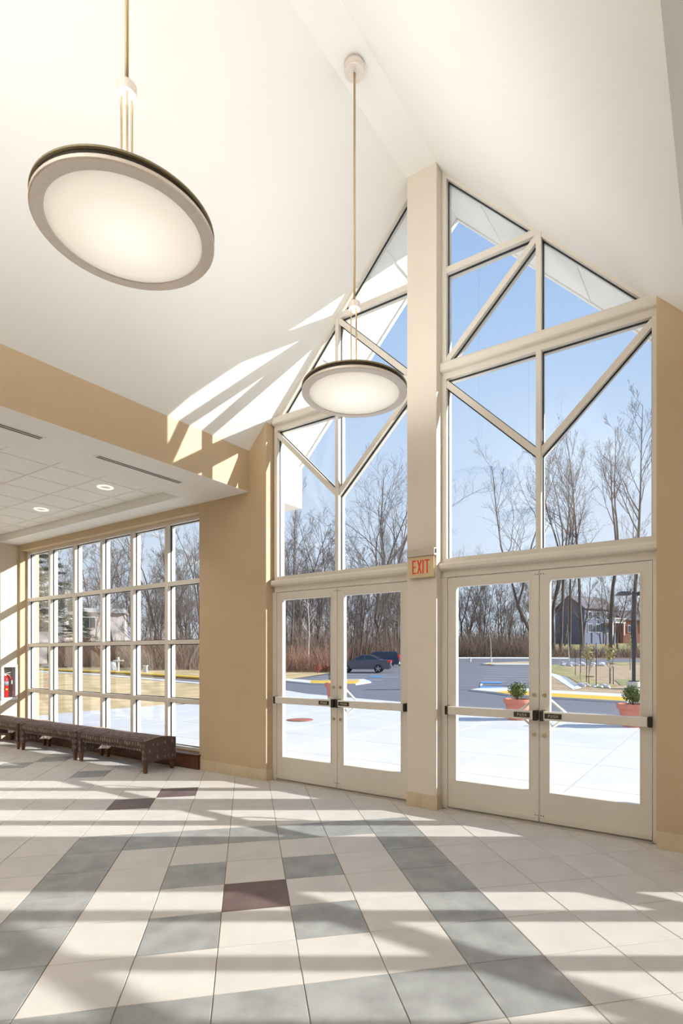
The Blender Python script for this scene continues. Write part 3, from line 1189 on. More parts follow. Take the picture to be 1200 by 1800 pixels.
obj('hose', MB().tube([(.01, .012, .415), (.025, .05, .40), (.03, .085, .35), (.03, .095, .31)], .011, 8), M_EXTRED, fe, smooth=True)
obj('nozzle', MB().lathe([(.010, .24), (.014, .25), (.012, .315), (.009, .32)], 12, (.03, .097, 0)), M_CHROME, fe, smooth=True)

# ================================================================ outside
FW = Vector((-math.sin(YAW), math.cos(YAW), 0))
RT = Vector((math.cos(YAW), math.sin(YAW), 0))
KN = [(-50, -.05), (12, -.05), (60, .958), (115, 4.5), (210, 6.2)]


def zg(d):
    for (a, za), (b, zb) in zip(KN, KN[1:]):
        if d <= b:
            return za + (zb - za) * (d - a) / (b - a)
    return KN[-1][1]


def at(lat, dep, lift=0.0):
    """point on the ground at lateral / depth distance from the viewpoint's plan position"""
    p = FW * dep + RT * lat
    return Vector((p.x, p.y, zg(dep) + lift))


def dep_of(x, y):
    return -math.sin(YAW) * x + math.cos(YAW) * y


def lat_of(x, y):
    return math.cos(YAW) * x + math.sin(YAW) * y


def site(u, v):
    """lateral, depth of the ground seen at a picture position (used as a survey)"""
    k = (PY - v) / F_PX
    d = 1.0
    while d < 209 and EYE + k * d > zg(d):
        d += .05
    return (u - PX) / F_PX * d, d


def drape(name, pts, lift, m, parent=None, thick=0.0):
    """a ground covering laid over the site's slopes; pts are (lateral, depth)"""
    bm = bmesh.new()
    vs = [bm.verts.new((p[0], p[1], 0)) for p in pts]
    bm.faces.new(vs)
    for kx, _ in KN[1:-1]:
        bmesh.ops.bisect_plane(bm, geom=list(bm.verts) + list(bm.edges) + list(bm.faces), plane_co=(0, kx, 0), plane_no=(0, 1, 0))
    bmesh.ops.triangulate(bm, faces=bm.faces)
    if thick:
        r = bmesh.ops.extrude_face_region(bm, geom=list(bm.faces))
        top = {e for e in r['geom'] if isinstance(e, bmesh.types.BMVert)}
        for v in bm.verts:
            l, d = v.co.x, v.co.y
            v.co = at(l, d, lift + (thick if v in top else 0.0))
    else:
        for v in bm.verts:
            v.co = at(v.co.x, v.co.y, lift)
    bmesh.ops.recalc_face_normals(bm, faces=bm.faces)
    me = bpy.data.meshes.new(name)
    bm.to_mesh(me)
    bm.free()
    if not thick and me.polygons and sum(p.normal.z for p in me.polygons) < 0:
        me.flip_normals()
    me.materials.append(m)
    return link(name, me, parent)


def S(*uv):
    return [site(u, v) for u, v in uv]


# soil everywhere
gm = MB()
lats = [-190 + 10 * k for k in range(39)]
deps = [-40, -20, 0, 12, 24, 36, 48, 60, 75, 90, 115, 140, 170, 210]
for d in deps:
    for l in lats:
        gm.v.append(tuple(at(l, d, -.06 if d < 60 else -.02)))
nl = len(lats)
for i in range(len(deps) - 1):
    for j in range(nl - 1):
        gm.f.append((i * nl + j, i * nl + j + 1, (i + 1) * nl + j + 1, (i + 1) * nl + j))
ground = structure(obj('ground', gm, M_SOIL), 'brown leaf litter ground around the building')
# asphalt of drive, lots and far road
road = structure(drive := drape('road', [site(60, 1183), site(352, 1196), site(500, 1199), site(500, 1194), site(525, 1192), site(590, 1182.5), site(605, 1176), site(700, 1166), site(720, 1159.5), site(790, 1156.5), site(960, 1156.5), site(1090, 1158),
                                (34, 63), (40, 58), (40, 11.2), (2, 11.2), (-6, 15.2), (-14, 20), (-30, 36)], -.008, M_ASPH), 'grey asphalt drive and parking lot')


def strip(name, a, b, w, lift, m, parent):
    a, b = Vector(a), Vector(b)
    d = (b - a).normalized()
    n = Vector((-d.y, d.x)) * w / 2
    return drape(name, [tuple(a + n), tuple(b + n), tuple(b - n), tuple(a - n)], lift, m, parent)


for v, u0, u1 in ((1175.3, 857, 935), (1178.7, 855, 935), (1181.8, 853.5, 935), (1185, 852.7, 935), (1188.6, 851.3, 935), (1192.9, 849.5, 889), (1198, 846, 889), (1193.6, 908, 935), (1199, 905, 935), (1204, 890, 935)):
    a, b = site(u0, v), site(u1, v + (u1 - u0) * .008)
    strip('parking_line', a, b, .11, .012, M_LINE, road)
for v, u0, u1 in ((1186, 590, 680), (1190, 560, 700), (1193.5, 545, 640), (1175, 690, 712), (1172.2, 696, 712), (1195.5, 640, 672)):
    strip('parking_line', site(u0, v), site(u1, v + (.6 if u1 < 690 or v < 1180 else 1)), .11, .012, M_LINE, road)
for q in (((845, 1198.6), (882, 1199), (882.5, 1201.6), (844, 1201)), ((843.5, 1207), (884, 1207.8), (884, 1211.3), (842.5, 1210.6))):
    drape('blue_marking', S(*q), .012, M_BLUE, road)
drape('arrow_marking', S((844.5, 1202.2), (848, 1202.2), (847, 1206), (843.2, 1206)), .012, M_LINE, road)
for q in (((650, 1188.2), (672, 1188.6), (676, 1190.2), (648, 1190)), ((626, 1195), (654, 1195.4), (650, 1197.4), (622, 1197))):
    drape('blue_marking', S(*q), .012, M_BLUE, road)

# kerb islands
isl = structure(drape('kerb_island', S((827, 1214.6), (843, 1211.7), (897, 1210.7), (970, 1216), (1094, 1222.6), (1110, 1231), (1102, 1236), (980, 1228.6), (896, 1223.4), (868, 1219)), -.06, M_CURB, thick=.12), 'white kerb island with a yellow front edge')
for q in (((868, 1218.9), (896, 1223.2), (980, 1228.4), (1102, 1235.8), (1103, 1228.8), (980, 1221.8), (905, 1216.6)),):
    drape('yellow_face', S(*q), .063, M_CURBYEL, isl)
isl2 = structure(drape('kerb_island', S((470, 1192.5), (546, 1197.5), (600, 1196.2), (640, 1195.4), (652, 1200.3), (625, 1204.2), (581, 1204.2), (546, 1203), (470, 1195)), -.06, M_CURB, thick=.12), 'kerb island with yellow front and dry grass, before the parked car')
drape('yellow_face', S((546, 1202.9), (581, 1204.1), (624, 1204.1), (634, 1198.6), (581, 1199.6), (546, 1198.8)), .063, M_CURBYEL, isl2)
drape('grass_top', S((520, 1195.5), (548, 1197.6), (600, 1196.6), (632, 1196), (630, 1198.2), (580, 1199.2), (548, 1198.6)), .065, M_STRAW, isl2)
isl3 = structure(drape('kerb_island', S((847, 1168.8), (858, 1166.8), (935, 1164.6), (935, 1170.5), (870, 1170.3)), -.06, M_CURB, thick=.17), 'far kerb island with the thin sapling')
drape('grass_top', S((857, 1168.6), (862, 1167), (935, 1165), (935, 1168.4)), .116, M_STRAW, isl3)
drape('yellow_face', S((856, 1169.6), (863, 1169.8), (863, 1168.3), (857, 1168.2)), .118, M_CURBYEL, isl3)
structure(drape('far_kerb', S((720, 1160.3), (790, 1158.6), (940, 1158.6), (1000, 1159.2), (1000, 1157), (940, 1156.4), (790, 1156.4), (720, 1157.6)), -.02, M_CURB, thick=.1), 'pale kerb along the far side of the lot')

# concrete walk in separate slabs
walk = root('walkway', 'sunlit concrete walk in front of the doors')
edge = [(-16.5, 5.5), (14, 5.5)] + [tuple((FW * d + RT * l).to_2d()) for l, d in [(12, 11.2)] + S((1126, 1266), (930, 1256), (801, 1245.5), (706, 1235.8), (610, 1227.3), (573, 1224), (536, 1220.7), (500, 1214.3))]
lawn_edge = [tuple((FW * d + RT * l).to_2d()) for l, d in S((340, 1239.2), (296, 1240.5), (200, 1248), (120, 1255))]
wk = [(-14.9, 5.36), (13, 5.36)] + edge[2:] + lawn_edge


def clip_convexless(poly, cell):
    """clip polygon to an axis-aligned cell"""
    for ax, val, less in ((0, cell[0], False), (0, cell[1], True), (1, cell[2], False), (1, cell[3], True)):
        poly = clip_poly(poly, ax, val, less)
        if len(poly) < 3:
            return []
    return poly


SX, SY = 1.55, 1.55
drape('joint_bed', [(lat_of(x, y), dep_of(x, y)) for x, y in wk], .014, M_CURB, walk)
for i in range(-14, 10):
    for j in range(0, 10):
        x0, y0 = i * SX, 5.36 + j * SY
        c = clip_convexless(wk, (x0 + .008, x0 + SX - .008, y0 + .008, y0 + SY - .008))
        if len(c) < 3:
            continue
        ar = abs(sum(c[k][0] * c[(k + 1) % len(c)][1] - c[(k + 1) % len(c)][0] * c[k][1] for k in range(len(c)))) / 2
        if ar < .05:
            continue
        lo_ = [(x, y, zg(dep_of(x, y)) - .04) for x, y in c]
        hi_ = [(x, y, zg(dep_of(x, y)) + .028) for x, y in c]
        obj('slab', MB().prism(lo_, hi_), M_CONC, walk)
mh = thing('manhole_cover', 'rusty round manhole cover flush in the pale concrete walk', 'manhole', at(*site(527, 1268), .031))
obj('cover', MB().lathe([(.29, 0), (.29, .008), (.27, .012), (.265, .008), (.25, .008), (.245, .012), (.05, .012)], 32), M_RUST, mh)
obj('rim', MB().lathe([(.32, -.002), (.32, .005), (.295, .005)], 32), M_RUST, mh)

# lawns and beds
lawn = structure(drape('lawn', [lc_ for lc_ in S((352, 1239), (296, 1240.6), (200, 1248.4), (120, 1255.5))] + [(-10.5, 10.2), (-40, 20)] + S((60, 1181), (180, 1188.3), (352, 1203.6), (470, 1213), (499, 1214.2)), .012, M_STRAW), 'dry winter lawn seen through the bench window')
structure(drape('lawn_kerb', S((60, 1180.6), (180, 1187.8), (352, 1203), (470, 1212), (470, 1209.6), (352, 1200.8), (180, 1185.8), (60, 1178.8)), -.03, M_CURB, thick=.055), 'white kerb between lawn and drive')
structure(drape('verge_kerb', S((60, 1177.6), (200, 1182.3), (352, 1192.6), (480, 1199), (480, 1196.6), (352, 1190.4), (200, 1180.8), (60, 1176.2)), -.03, M_CURBYEL, thick=.085), 'yellow kerb at the far side of the drive')
structure(drape('verge', S((60, 1176.4), (200, 1180.9), (352, 1190.5), (440, 1195.4), (470, 1190), (440, 1180), (352, 1178), (200, 1172), (60, 1170)), .01, M_STRAW), 'dry grass verge beyond the drive')
structure(drape('wood_edge', S((495, 1196), (522, 1192.5), (590, 1182), (598, 1177), (540, 1176), (495, 1176)), .012, M_STRAW), 'straw coloured bank below the birch')
bed = structure(drape('garden_bed', S((968, 1216), (1092, 1222.4), (1200, 1229), (1240, 1175), (1100, 1167), (1000, 1170), (960, 1172)), .02, M_MULCH), 'mulched planting bed with young trees')
for q in (((965, 1170), (985, 1168), (1000, 1176), (1030, 1190), (1060, 1203), (1085, 1207), (1060, 1211), (1025, 1207), (1000, 1192), (962, 1182)), ((1070, 1165), (1115, 1164), (1135, 1167), (1090, 1170)), ((1080, 1196), (1140, 1194), (1140, 1202), (1090, 1206))):
    structure(drape('grass_patch', S(*q), .035, M_GREEN), 'rough green grass in the planting bed')
structure(drape('hill_lawn', [(14, 84), (46, 84), (60, 112), (12, 112)], .03, M_GREEN), 'green lawn on the rise below the blue-grey house')
gut = structure(drape('gutter', S((969, 1179), (975, 1178), (1022, 1210), (1006, 1213), (962, 1184)), .0, M_CURB, thick=.03), 'concrete gutter running into the planting bed')
drape('channel', S((977, 1183), (984, 1183), (1014, 1205), (1010, 1208.5)), .032, M_PIPE, gut)

# riprap stones
rk_meshes = []
for k in range(4):
    bm = bmesh.new()
    bmesh.ops.create_icosphere(bm, subdivisions=1, radius=1.0)
    for v in bm.verts:
        v.co *= random.uniform(.7, 1.1)
        v.co.z *= .6
    me = bpy.data.meshes.new('stone')
    bm.to_mesh(me)
    bm.free()
    me.materials.append(M_ROCK)
    rk_meshes.append(me)


def stones(n, fn, lab, grp, r0, r1):
    done = []
    tries = 0
    while len(done) < n and tries < 4000:
        tries += 1
        l, d = fn()
        r = random.uniform(r0, r1)
        if any(math.hypot(l - a, d - b) < (r + c) * 1.08 for a, b, c in done):
            continue
        done.append((l, d, r))
        o = link('stone', random.choice(rk_meshes))
        o.location = at(l, d, r * .35)
        o.scale = (r, r * random.uniform(.7, 1), r)
        o.rotation_euler = (0, 0, random.uniform(0, 6))
        tag(o, lab, 'stone', grp)


stones(34, lambda: site(random.uniform(986, 1062), random.uniform(1167.5, 1171.5)), 'pale riprap stone in the band along the far drain', 'riprap stones along the far drain', .2, .36)
stones(26, lambda: (lambda u: site(u, 1206 + (u - 1018) * .06 + random.uniform(-1.5, 1.8)))(random.uniform(1018, 1070)), 'pale riprap stone beside the end of the gutter', 'riprap stones by the gutter', .09, .18)


# ---------------------------------------------------------------- trees
def grow(seed, h, r0, clear=.45, spread=.5, nb=(14, 7, 5), ratio=(.42, .5, .5), up=.25, wob=.05, lean=(0, 0), fork=0, sides=(7, 4, 3, 3), tip=.12, minr=.012):
    """returns (trunk MB, branches MB)"""
    rnd = random.Random(seed)
    trunk, br = MB(), MB()

    def limb(p, d, L, r, lv, mb, r_end):
        nseg = (9, 5, 4, 3)[min(lv, 3)]
        pts, rad = [Vector(p)], [r]
        q = Vector(p)
        dd = Vector(d).normalized()
        for i in range(nseg):
            w = wob * (1 + lv * 1.2)
            dd = (dd + Vector((rnd.gauss(0, w), rnd.gauss(0, w), rnd.gauss(0, w * .6) + up * (.0 if lv == 0 else .35) * (1.0 / nseg) * 3))).normalized()
            q = q + dd * (L / nseg)
            pts.append(q.copy())
            t = (i + 1) / nseg
            rad.append(max(r + (r_end - r) * t, minr * .5))
        mb.tube(pts, rad, sides[min(lv, 3)])
        return pts, rad

    def kids(pts, rad, L, lv):
        if lv >= len(nb):
            return
        n = nb[lv]
        for k in range(n):
            t0 = clear if lv == 0 else .25
            t = t0 + (1 - t0) * ((k + rnd.random() * .9) / n)
            f = t * (len(pts) - 1)
            i = min(int(f), len(pts) - 2)
            p = pts[i].lerp(pts[i + 1], f - i)
            r = rad[i] + (rad[i + 1] - rad[i]) * (f - i)
            ax = (pts[i + 1] - pts[i]).normalized()
            a = rnd.uniform(0, 2 * math.pi)
            side = ax.cross(Vector((math.cos(a), math.sin(a), .01))).normalized()
            sp = spread * rnd.uniform(.7, 1.3)
            d = (ax * math.cos(sp) + side * math.sin(sp)).normalized()
            l2 = L * ratio[lv] * rnd.uniform(.6, 1.15) * (1.15 - .7 * (t - t0) / (1 - t0 + 1e-6))
            r2 = max(min(r * .62, l2 * .028), minr)
            pp, rr = limb(p, d, l2, r2, lv + 1, br, minr * .6)
            kids(pp, rr, l2, lv + 1)
    d0 = Vector((lean[0], lean[1], 1))
    if fork:
        L0 = h * fork
        pts, rad = limb((0, 0, -.2), d0, L0, r0, 0, trunk, r0 * .8)
        for s in range(2 if rnd.random() < .7 else 3):
            a = rnd.uniform(0, 6.28) + s * 2.6
            d = Vector((math.cos(a) * .28, math.sin(a) * .28, 1))
            p2, r2 = limb(pts[-1], d, h - L0, r0 * .62, 0, trunk, tip * r0)
            kids(p2, r2, h * .9, 0)
    else:
        pts, rad = limb((0, 0, -.2), d0, h, r0, 0, trunk, tip * r0)
        kids(pts, rad, h, 0)
    return trunk, br


PROTO = {}


def proto(key, bark, twig, **kw):
    t, b = grow(**kw)
    PROTO[key] = (t.mesh(key + '_trunk', bark), b.mesh(key + '_branches', twig))


def plant(key, lat, dep, scale, rz, label, group=None, cat='tree', name='bare_tree', lift=0.0):
    r = thing(name, label, cat, at(lat, dep, lift), rz, group)
    r.scale = (scale, scale, scale)
    for nm, me in zip(('trunk', 'branches'), PROTO[key]):
        link(nm, me, r)
    return r


for k in range(5):
    proto('wood_%d' % k, M_BARK2 if k % 2 else M_BARK, M_TWIG, seed=20 + k, h=10, r0=.055 + .012 * k, clear=.22, spread=.6, nb=(15, 8, 6), ratio=(.30, .5, .55), up=.3, wob=.05, lean=(random.uniform(-.06, .06), 0), minr=.007)
for k in range(3):
    proto('tall_%d' % k, M_BARK, M_TWIG, seed=60 + k, h=10, r0=.085, clear=.48, spread=.6, nb=(13, 9, 6), ratio=(.23, .5, .5), up=.5, wob=.03, minr=.0045)
proto('tall_3', M_BARK, M_TWIG, seed=66, h=10, r0=.085, clear=.3, spread=.5, nb=(8, 8, 6), ratio=(.26, .5, .5), up=.45, wob=.05, fork=.42, minr=.0045)
for k in range(3):
    proto('spread_%d' % k, M_BARK, M_TWIG, seed=80 + k, h=10, r0=.105, clear=.15, spread=.62, nb=(8, 8, 6), ratio=(.46, .5, .5), up=.42, wob=.08, fork=.28, minr=.0045)
proto('birch', M_BIRCH, M_BIRCH, seed=7, h=10, r0=.085, clear=.4, spread=.7, nb=(9, 5, 3), ratio=(.2, .5, .5), wob=.05, minr=.008)
proto('sapling', M_BIRCH, M_TWIG, seed=11, h=10, r0=.12, clear=.45, spread=.5, nb=(9, 4), ratio=(.22, .5), wob=.03, minr=.02)


def tall_px(u, vtop, vbase, dep, key, rz, label, name='bare_tree', group=None):
    """tree of the height the photograph gives it at this distance"""
    zt = EYE + (PY - vtop) * dep / F_PX
    zb = zg(dep)
    return plant(key, (u - PX) / F_PX * dep, dep, (zt - zb) / 10.0, rz, label, group, name=name)


# single trees one can tell apart
tall_px(1113, 702, 1137, 78, 'tall_0', .3, 'tallest bare tree of the right row, behind the lamp post')
tall_px(1074, 762, 1136, 78, 'tall_3', 2.0, 'bare forked tree just left of the tallest one, right of the house')
tall_px(1022, 750, 1136, 76, 'tall_2', 4.0, 'thick straight bare tree standing before the blue-grey house')
tall_px(1000, 830, 1137, 80, 'tall_0', 5.2, 'leaning bare tree between the two trunks before the house')
tall_px(985, 790, 1138, 77, 'tall_3', 1.1, 'bare tree with close upright limbs left of the house')
tall_px(975, 800, 1138, 75, 'spread_2', 3.0, 'bare tree whose long limbs reach out past the middle mullion')
tall_px(1118, 880, 1147, 70, 'tall_0', 1.8, 'thick grey trunk right beside the lamp post')
tall_px(943, 800, 1140, 82, 'spread_0', .6, 'bare tree with arching limbs half hidden by the middle mullion')
tall_px(695, 775, 1172, 62, 'spread_1', 1.0, 'big bare tree with spreading limbs against the sky beside the column')
tall_px(672, 850, 1172, 58, 'spread_0', 2.4, 'bare tree with drooping side limbs left of the big spreading one')
tall_px(681, 900, 1172, 54, 'tall_1', .9, 'thick dark trunk behind the blue van')
tall_px(511, 850, 1178, 45, 'tall_2', 2.2, 'pair-like thick trunk at the left edge of the first door')
tall_px(517, 900, 1178, 47, 'wood_4', 1.2, 'dark trunk close right of the thick one at the first door')
tall_px(553, 905, 1178, 50, 'spread_2', 4.4, 'bare tree with a loose crown above the first door')
tall_px(543, 1030, 1177, 38, 'birch', .5, 'slender white birch at the wood edge left of the parked car', name='birch_tree')
tall_px(602, 930, 1175, 52, 'wood_1', 3.3, 'bare tree rising behind the front of the parked car')
tall_px(632, 990, 1172, 48, 'wood_3', 2.2, 'dark leaning trunk above the parked car')
tall_px(331, 905, 1182, 40, 'spread_0', 5.0, 'bare tree nearest the tan wall in the bench window')
tall_px(308, 912, 1181, 42, 'wood_2', .4, 'thin bare tree in the last column of bench window panes')
tall_px(262, 915, 1178, 46, 'spread_1', 3.6, 'bare tree with reddish crown in the fifth column of panes')
tall_px(199, 925, 1170, 52, 'spread_2', 1.5, 'double trunked bare tree rising behind the white house')
tall_px(165, 960, 1170, 56, 'wood_0', 2.5, 'thin bare tree beside the white house')
tall_px(825, 1000, 1150, 74, 'wood_0', 4.1, 'dark bare tree standing out at the left of the far tree line')
tall_px(916, 1010, 1150, 76, 'spread_0', 2.9, 'rounded bare tree at the right end of the far tree line')
for u, d, key in ((700, 58, 'tall_0'), (818, 78, 'spread_1')):
    tall_px(u, 920 if u < 760 else 955, 1170, d, key, u, 'bare tree behind the column side of the doors' if u < 760 else 'low bare crown showing above the right door header')

rw = random.Random(9)


def woods(n, ulo, uhi, dlo, dhi, vlo, vhi, label, group, keys):
    for k in range(n):
        d = rw.uniform(dlo, dhi)
        tall_px(rw.uniform(ulo, uhi), rw.uniform(vlo, vhi), 0, d, rw.choice(keys), rw.uniform(0, 6.28), label, group=group)


WK = ['wood_%d' % k for k in range(5)]
woods(34, -40, 362, 65, 90, 950, 1050, 'slender bare tree in the woods behind the dry lawn', 'woods behind the lawn', WK)
woods(26, 238, 362, 44, 60, 960, 1060, 'slender bare tree in the woods behind the dry lawn', 'woods behind the lawn', WK)
woods(66, 478, 722, 47, 80, 945, 1060, 'slender bare tree in the woods behind the parked cars', 'woods behind the parked cars', WK)
woods(46, 770, 945, 70, 98, 985, 1060, 'slender bare tree in the far tree line across the lot', 'far tree line across the lot', WK)
woods(26, 945, 1180, 84, 125, 960, 1060, 'slender bare tree on the rise around the house', 'trees around the house', WK)


def brush(name, n, ulo, uhi, dlo, dhi, hlo, hhi, m, label, thick=.012, seed=1):
    r = random.Random(seed)
    mb = MB()
    for k in range(n):
        d = r.uniform(dlo, dhi)
        l = (r.uniform(ulo, uhi) - PX) / F_PX * d
        h = hlo * .6 + (hhi - hlo * .6) * r.random() ** 1.7
        p = at(l, d, -.05)
        a = r.uniform(0, 6.28)
        q = p + Vector((math.cos(a) * h * r.uniform(.05, .3), math.sin(a) * h * r.uniform(.05, .3), h * .55))
        a += r.uniform(-.8, .8)
        e = q + Vector((math.cos(a) * h * r.uniform(.1, .4), math.sin(a) * h * r.uniform(.1, .4), h * .5))
        mb.tube([p, q, e], [thick, thick * .8, thick * .4], 3)
        for _ in range(2):
            b = r.uniform(0, 6.28)
            s = p.lerp(q, r.uniform(.5, 1))
            mb.tube([s, s + Vector((math.cos(b) * h * .25, math.sin(b) * h * .25, h * r.uniform(.15, .4)))], [thick * .6, thick * .3], 3)
    o = obj(name, mb, m, fix=False)
    o['kind'] = 'stuff'
    tag(o, label, 'brush')
    return o


brush('brush', 1500, 478, 606, 41, 58, .8, 4.4, M_BRUSH2, 'tangled grey-brown brush behind the birch', .013, 2)
brush('brush', 1600, 600, 722, 50, 64, .8, 4.2, M_BRUSH2, 'tangled grey-brown brush behind the parked cars', .014, 12)
brush('brush', 1500, 478, 606, 36.5, 42, .6, 1.9, M_BRUSH, 'russet undergrowth below the birch', .011, 3)
brush('brush', 2200, 100, 300, 44, 53, 1.0, 2.7, M_BRUSH, 'red-brown thicket below the white house', .016, 4)
brush('brush', 1500, 230, 362, 39, 56, 1.0, 3.4, M_BRUSH2, 'brown thicket in the bench window nearest the tan wall', .014, 5)
brush('brush', 3000, 765, 950, 67, 80, 1.0, 3.2, M_BRUSH2, 'low grey brush along the far kerb', .022, 6)
brush('brush', 1500, 945, 1180, 66, 74, .5, 1.7, M_BRUSH2, 'low brown brush on the bank above the far road', .018, 7)
brush('brush', 1600, 470, 975, 98, 118, 1.5, 5.5, M_BRUSH2, 'distant brown brush along the crest of the rise', .03, 17)

# leafy bits
leaf_quads = lambda mb, c, s, r: None


def leaf_blob(n, rx, ry, rz, size, seed, c=(0, 0, 0), shell=.55):
    r = random.Random(seed)
    mb = MB()
    for k in range(n):
        d = Vector((r.gauss(0, 1), r.gauss(0, 1), r.gauss(0, 1))).normalized()
        q = (shell + (1 - shell) * r.random()) * r.uniform(.9, 1.08)
        p = Vector((d.x * rx * q + c[0], d.y * ry * q + c[1], d.z * rz * q + c[2]))
        a = Vector((r.gauss(0, 1), r.gauss(0, 1), r.gauss(0, 1))).normalized()
        b = a.cross(d).normalized()
        a, b = a * size * r.uniform(.6, 1.2), b * size * .55
        mb.add([p - a * .5, p + b * .5, p + a * .5, p - b * .5], [(0, 1, 2, 3)])
    return mb


def pine(u, vtop, dep, label, seed):
    zt = EYE + (PY - vtop) * dep / F_PX
    l = (u - PX) / F_PX * dep
    h = zt - zg(dep)
    t = thing('pine_tree', label, 'tree', at(l, dep))
    obj('trunk', MB().tube([(0, 0, -.2), (.05, 0, h * .5), (0, 0, h * .98)], [.22, .15, .03], 7), M_BARK2, t)
    r = random.Random(seed)
    bo, nd = MB(), MB()
    for k in range(46):
        z = h * (.3 + .68 * k / 46)
        L = (h * .26) * (1.08 - (k / 46)) * r.uniform(.6, 1.1) + .2
        a = r.uniform(0, 6.28)
        d = Vector((math.cos(a), math.sin(a), 0))
        pts = [Vector((0, 0, z)), Vector((0, 0, z)) + d * L * .5 + Vector((0, 0, .05 * L)), Vector((0, 0, z)) + d * L + Vector((0, 0, -.05 * L))]
        bo.tube(pts, [.045, .03, .012], 3)
        for _ in range(30):
            s = pts[0].lerp(pts[2], r.uniform(.25, 1.03)) + Vector((r.gauss(0, .12), r.gauss(0, .12), r.gauss(.02, .07))) * L * .5
            for _q in range(4):
                e = s + Vector((r.gauss(0, .22), r.gauss(0, .22), r.gauss(.05, .10)))
                w = Vector((r.gauss(0, .03), r.gauss(0, .03), .035))
                nd.add([s - w * .6, s + w * .6, e], [(0, 1, 2)])
    obj('branches', bo, M_BARK2, t)
    obj('needles', nd, M_PINE, t, fix=False)


pine(88, 955, 50, 'dark pine tree behind the second column of bench window panes', 3)
pine(62, 935, 46, 'dark pine tree at the corner end of the bench window', 5)
pine(134, 1050, 53, 'small dark pine beside the white house', 8)
for u, v, d, lab in ((571, 1160, 36.3, 'red leafed bush close to the front of the parked car'), (558, 1168, 35.2, 'smaller red leafed bush at the wood edge')):
    t = thing('red_bush', lab, 'bush', at((u - PX) / F_PX * d, d))
    obj('stem', MB().tube([(0, 0, -.05), (.02, 0, .36)], [.03, .015], 5), M_BARK2, t)
    obj('foliage', leaf_blob(170, .26, .26, .3, .10, u, (0, 0, .36)), M_LEAFRED, t, fix=False)

# young trees and stakes in the bed
for k, (u, vb, vt, d, lab) in enumerate(((1034, 1205, 1132, 24.5, 'young tree with tan leaves between the blue tipped stakes'), (1072, 1202, 1132, 26.0, 'young tree with tan leaves between two short stakes'), (1107, 1178, 1112, 33.0, 'young leafy tree just left of the lamp post'))):
    d = site(u, vb)[1]
    h = (vb - vt) * d / F_PX
    t = thing('young_tree', lab, 'tree', at((u - PX) / F_PX * d, d))
    tk, bb = grow(seed=200 + k, h=h, r0=.022, clear=.35, spread=.55, nb=(9, 4), ratio=(.28, .5), wob=.04, minr=.006)
    obj('trunk', tk, M_BARK, t)
    obj('branches', bb, M_TWIG, t)
    obj('foliage', leaf_blob(170, .33, .33, h * .3, .13, 300 + k, (0, 0, h * .72), .1), M_LEAFTAN, t, fix=False)
tall_px(1000, 1095, 1155, 61, 'sapling', 0, 'thin pale sapling by the far road', name='sapling')
tall_px(862.5, 1100, 1166, 57, 'sapling', 2, 'thin white sapling on the far kerb island', name='sapling')
for u, vb, vt, blue, lab in ((1011, 1188, 1143, False, 'dark stake furthest left in the planting bed'), (1020, 1196, 1145, False, 'dark stake second from the gutter'), (1030.5, 1200, 1130, True, 'tall stake with a blue tip left of the young tree'),
                             (1047.5, 1207, 1130, True, 'tall stake with a blue tip right of the young tree'), (1071.5, 1203, 1174, False, 'short dark stake left of the second young tree'), (1077.5, 1204, 1172, False, 'short dark stake right of the second young tree')):
    l, d = site(u, vb)
    h = (vb - vt) * d / F_PX
    t = thing('garden_stake', lab, 'stake', at(l, d))
    box_obj('post', -.016, .016, -.016, .016, -.1, h * (.8 if blue else 1), M_STAKE, t)
    if blue:
        box_obj('blue_tip', -.017, .017, -.017, .017, h * .8, h, M_STAKEB, t)
for u, vb, vt, lab in ((1020.5, 1203, 1183, 'short pale wooden peg by the gutter stones'), (1036, 1210, 1188, 'pale wooden peg with a crossbar in the planting bed'), (982.5, 1166, 1154, 'pale wooden peg near the far drain')):
    l, d = site(u, vb)
    h = (vb - vt) * d / F_PX
    t = thing('wooden_peg', lab, 'peg', at(l, d))
    box_obj('post', -.014, .014, -.014, .014, -.1, h, M_WOODST, t)
    if u == 1036:
        box_obj('crossbar', -.17, .17, -.017, .017, h - .05, h - .01, M_LEG, t)

# ---------------------------------------------------------------- planters
def planter(l, d, label, r=.30, h=.5):
    t = thing('potted_boxwood', label, 'planter', at(l, d, .03))
    prof = [(r * .74, 0), (r * .98, h * .80), (r * 1.12, h * .805), (r * 1.14, h * .96), (r * 1.12, h), (r * 1.0, h), (r * .97, h * .9), (.001, h * .9)]
    obj('pot', MB().lathe(prof, 32), M_TERRA, t, smooth=False)
    obj('soil', MB().lathe([(r * .95, h * .9 + .002), (r * .95, h * .93)], 24), M_SOIL, t)
    obj('stem', MB().tube([(0, 0, h * .9), (0, 0, h + .2)], .02, 6), M_BARK2, t)
    obj('foliage', leaf_blob(1500, .235, .235, .21, .052, int(d * 10), (0, 0, h + .215), .35), M_LEAF, t, fix=False)


l, d = site(909, 1267)
planter(l, d, 'terracotta pot with a round boxwood left of the middle stile')
l, d = site(1112, 1279.5)
planter(l, d, 'terracotta pot with a round boxwood by the tan wall end')
l, d = site(590, 1237)
planter(l, d, 'terracotta pot half hidden behind the meeting stiles of the left doors', .31, .62)

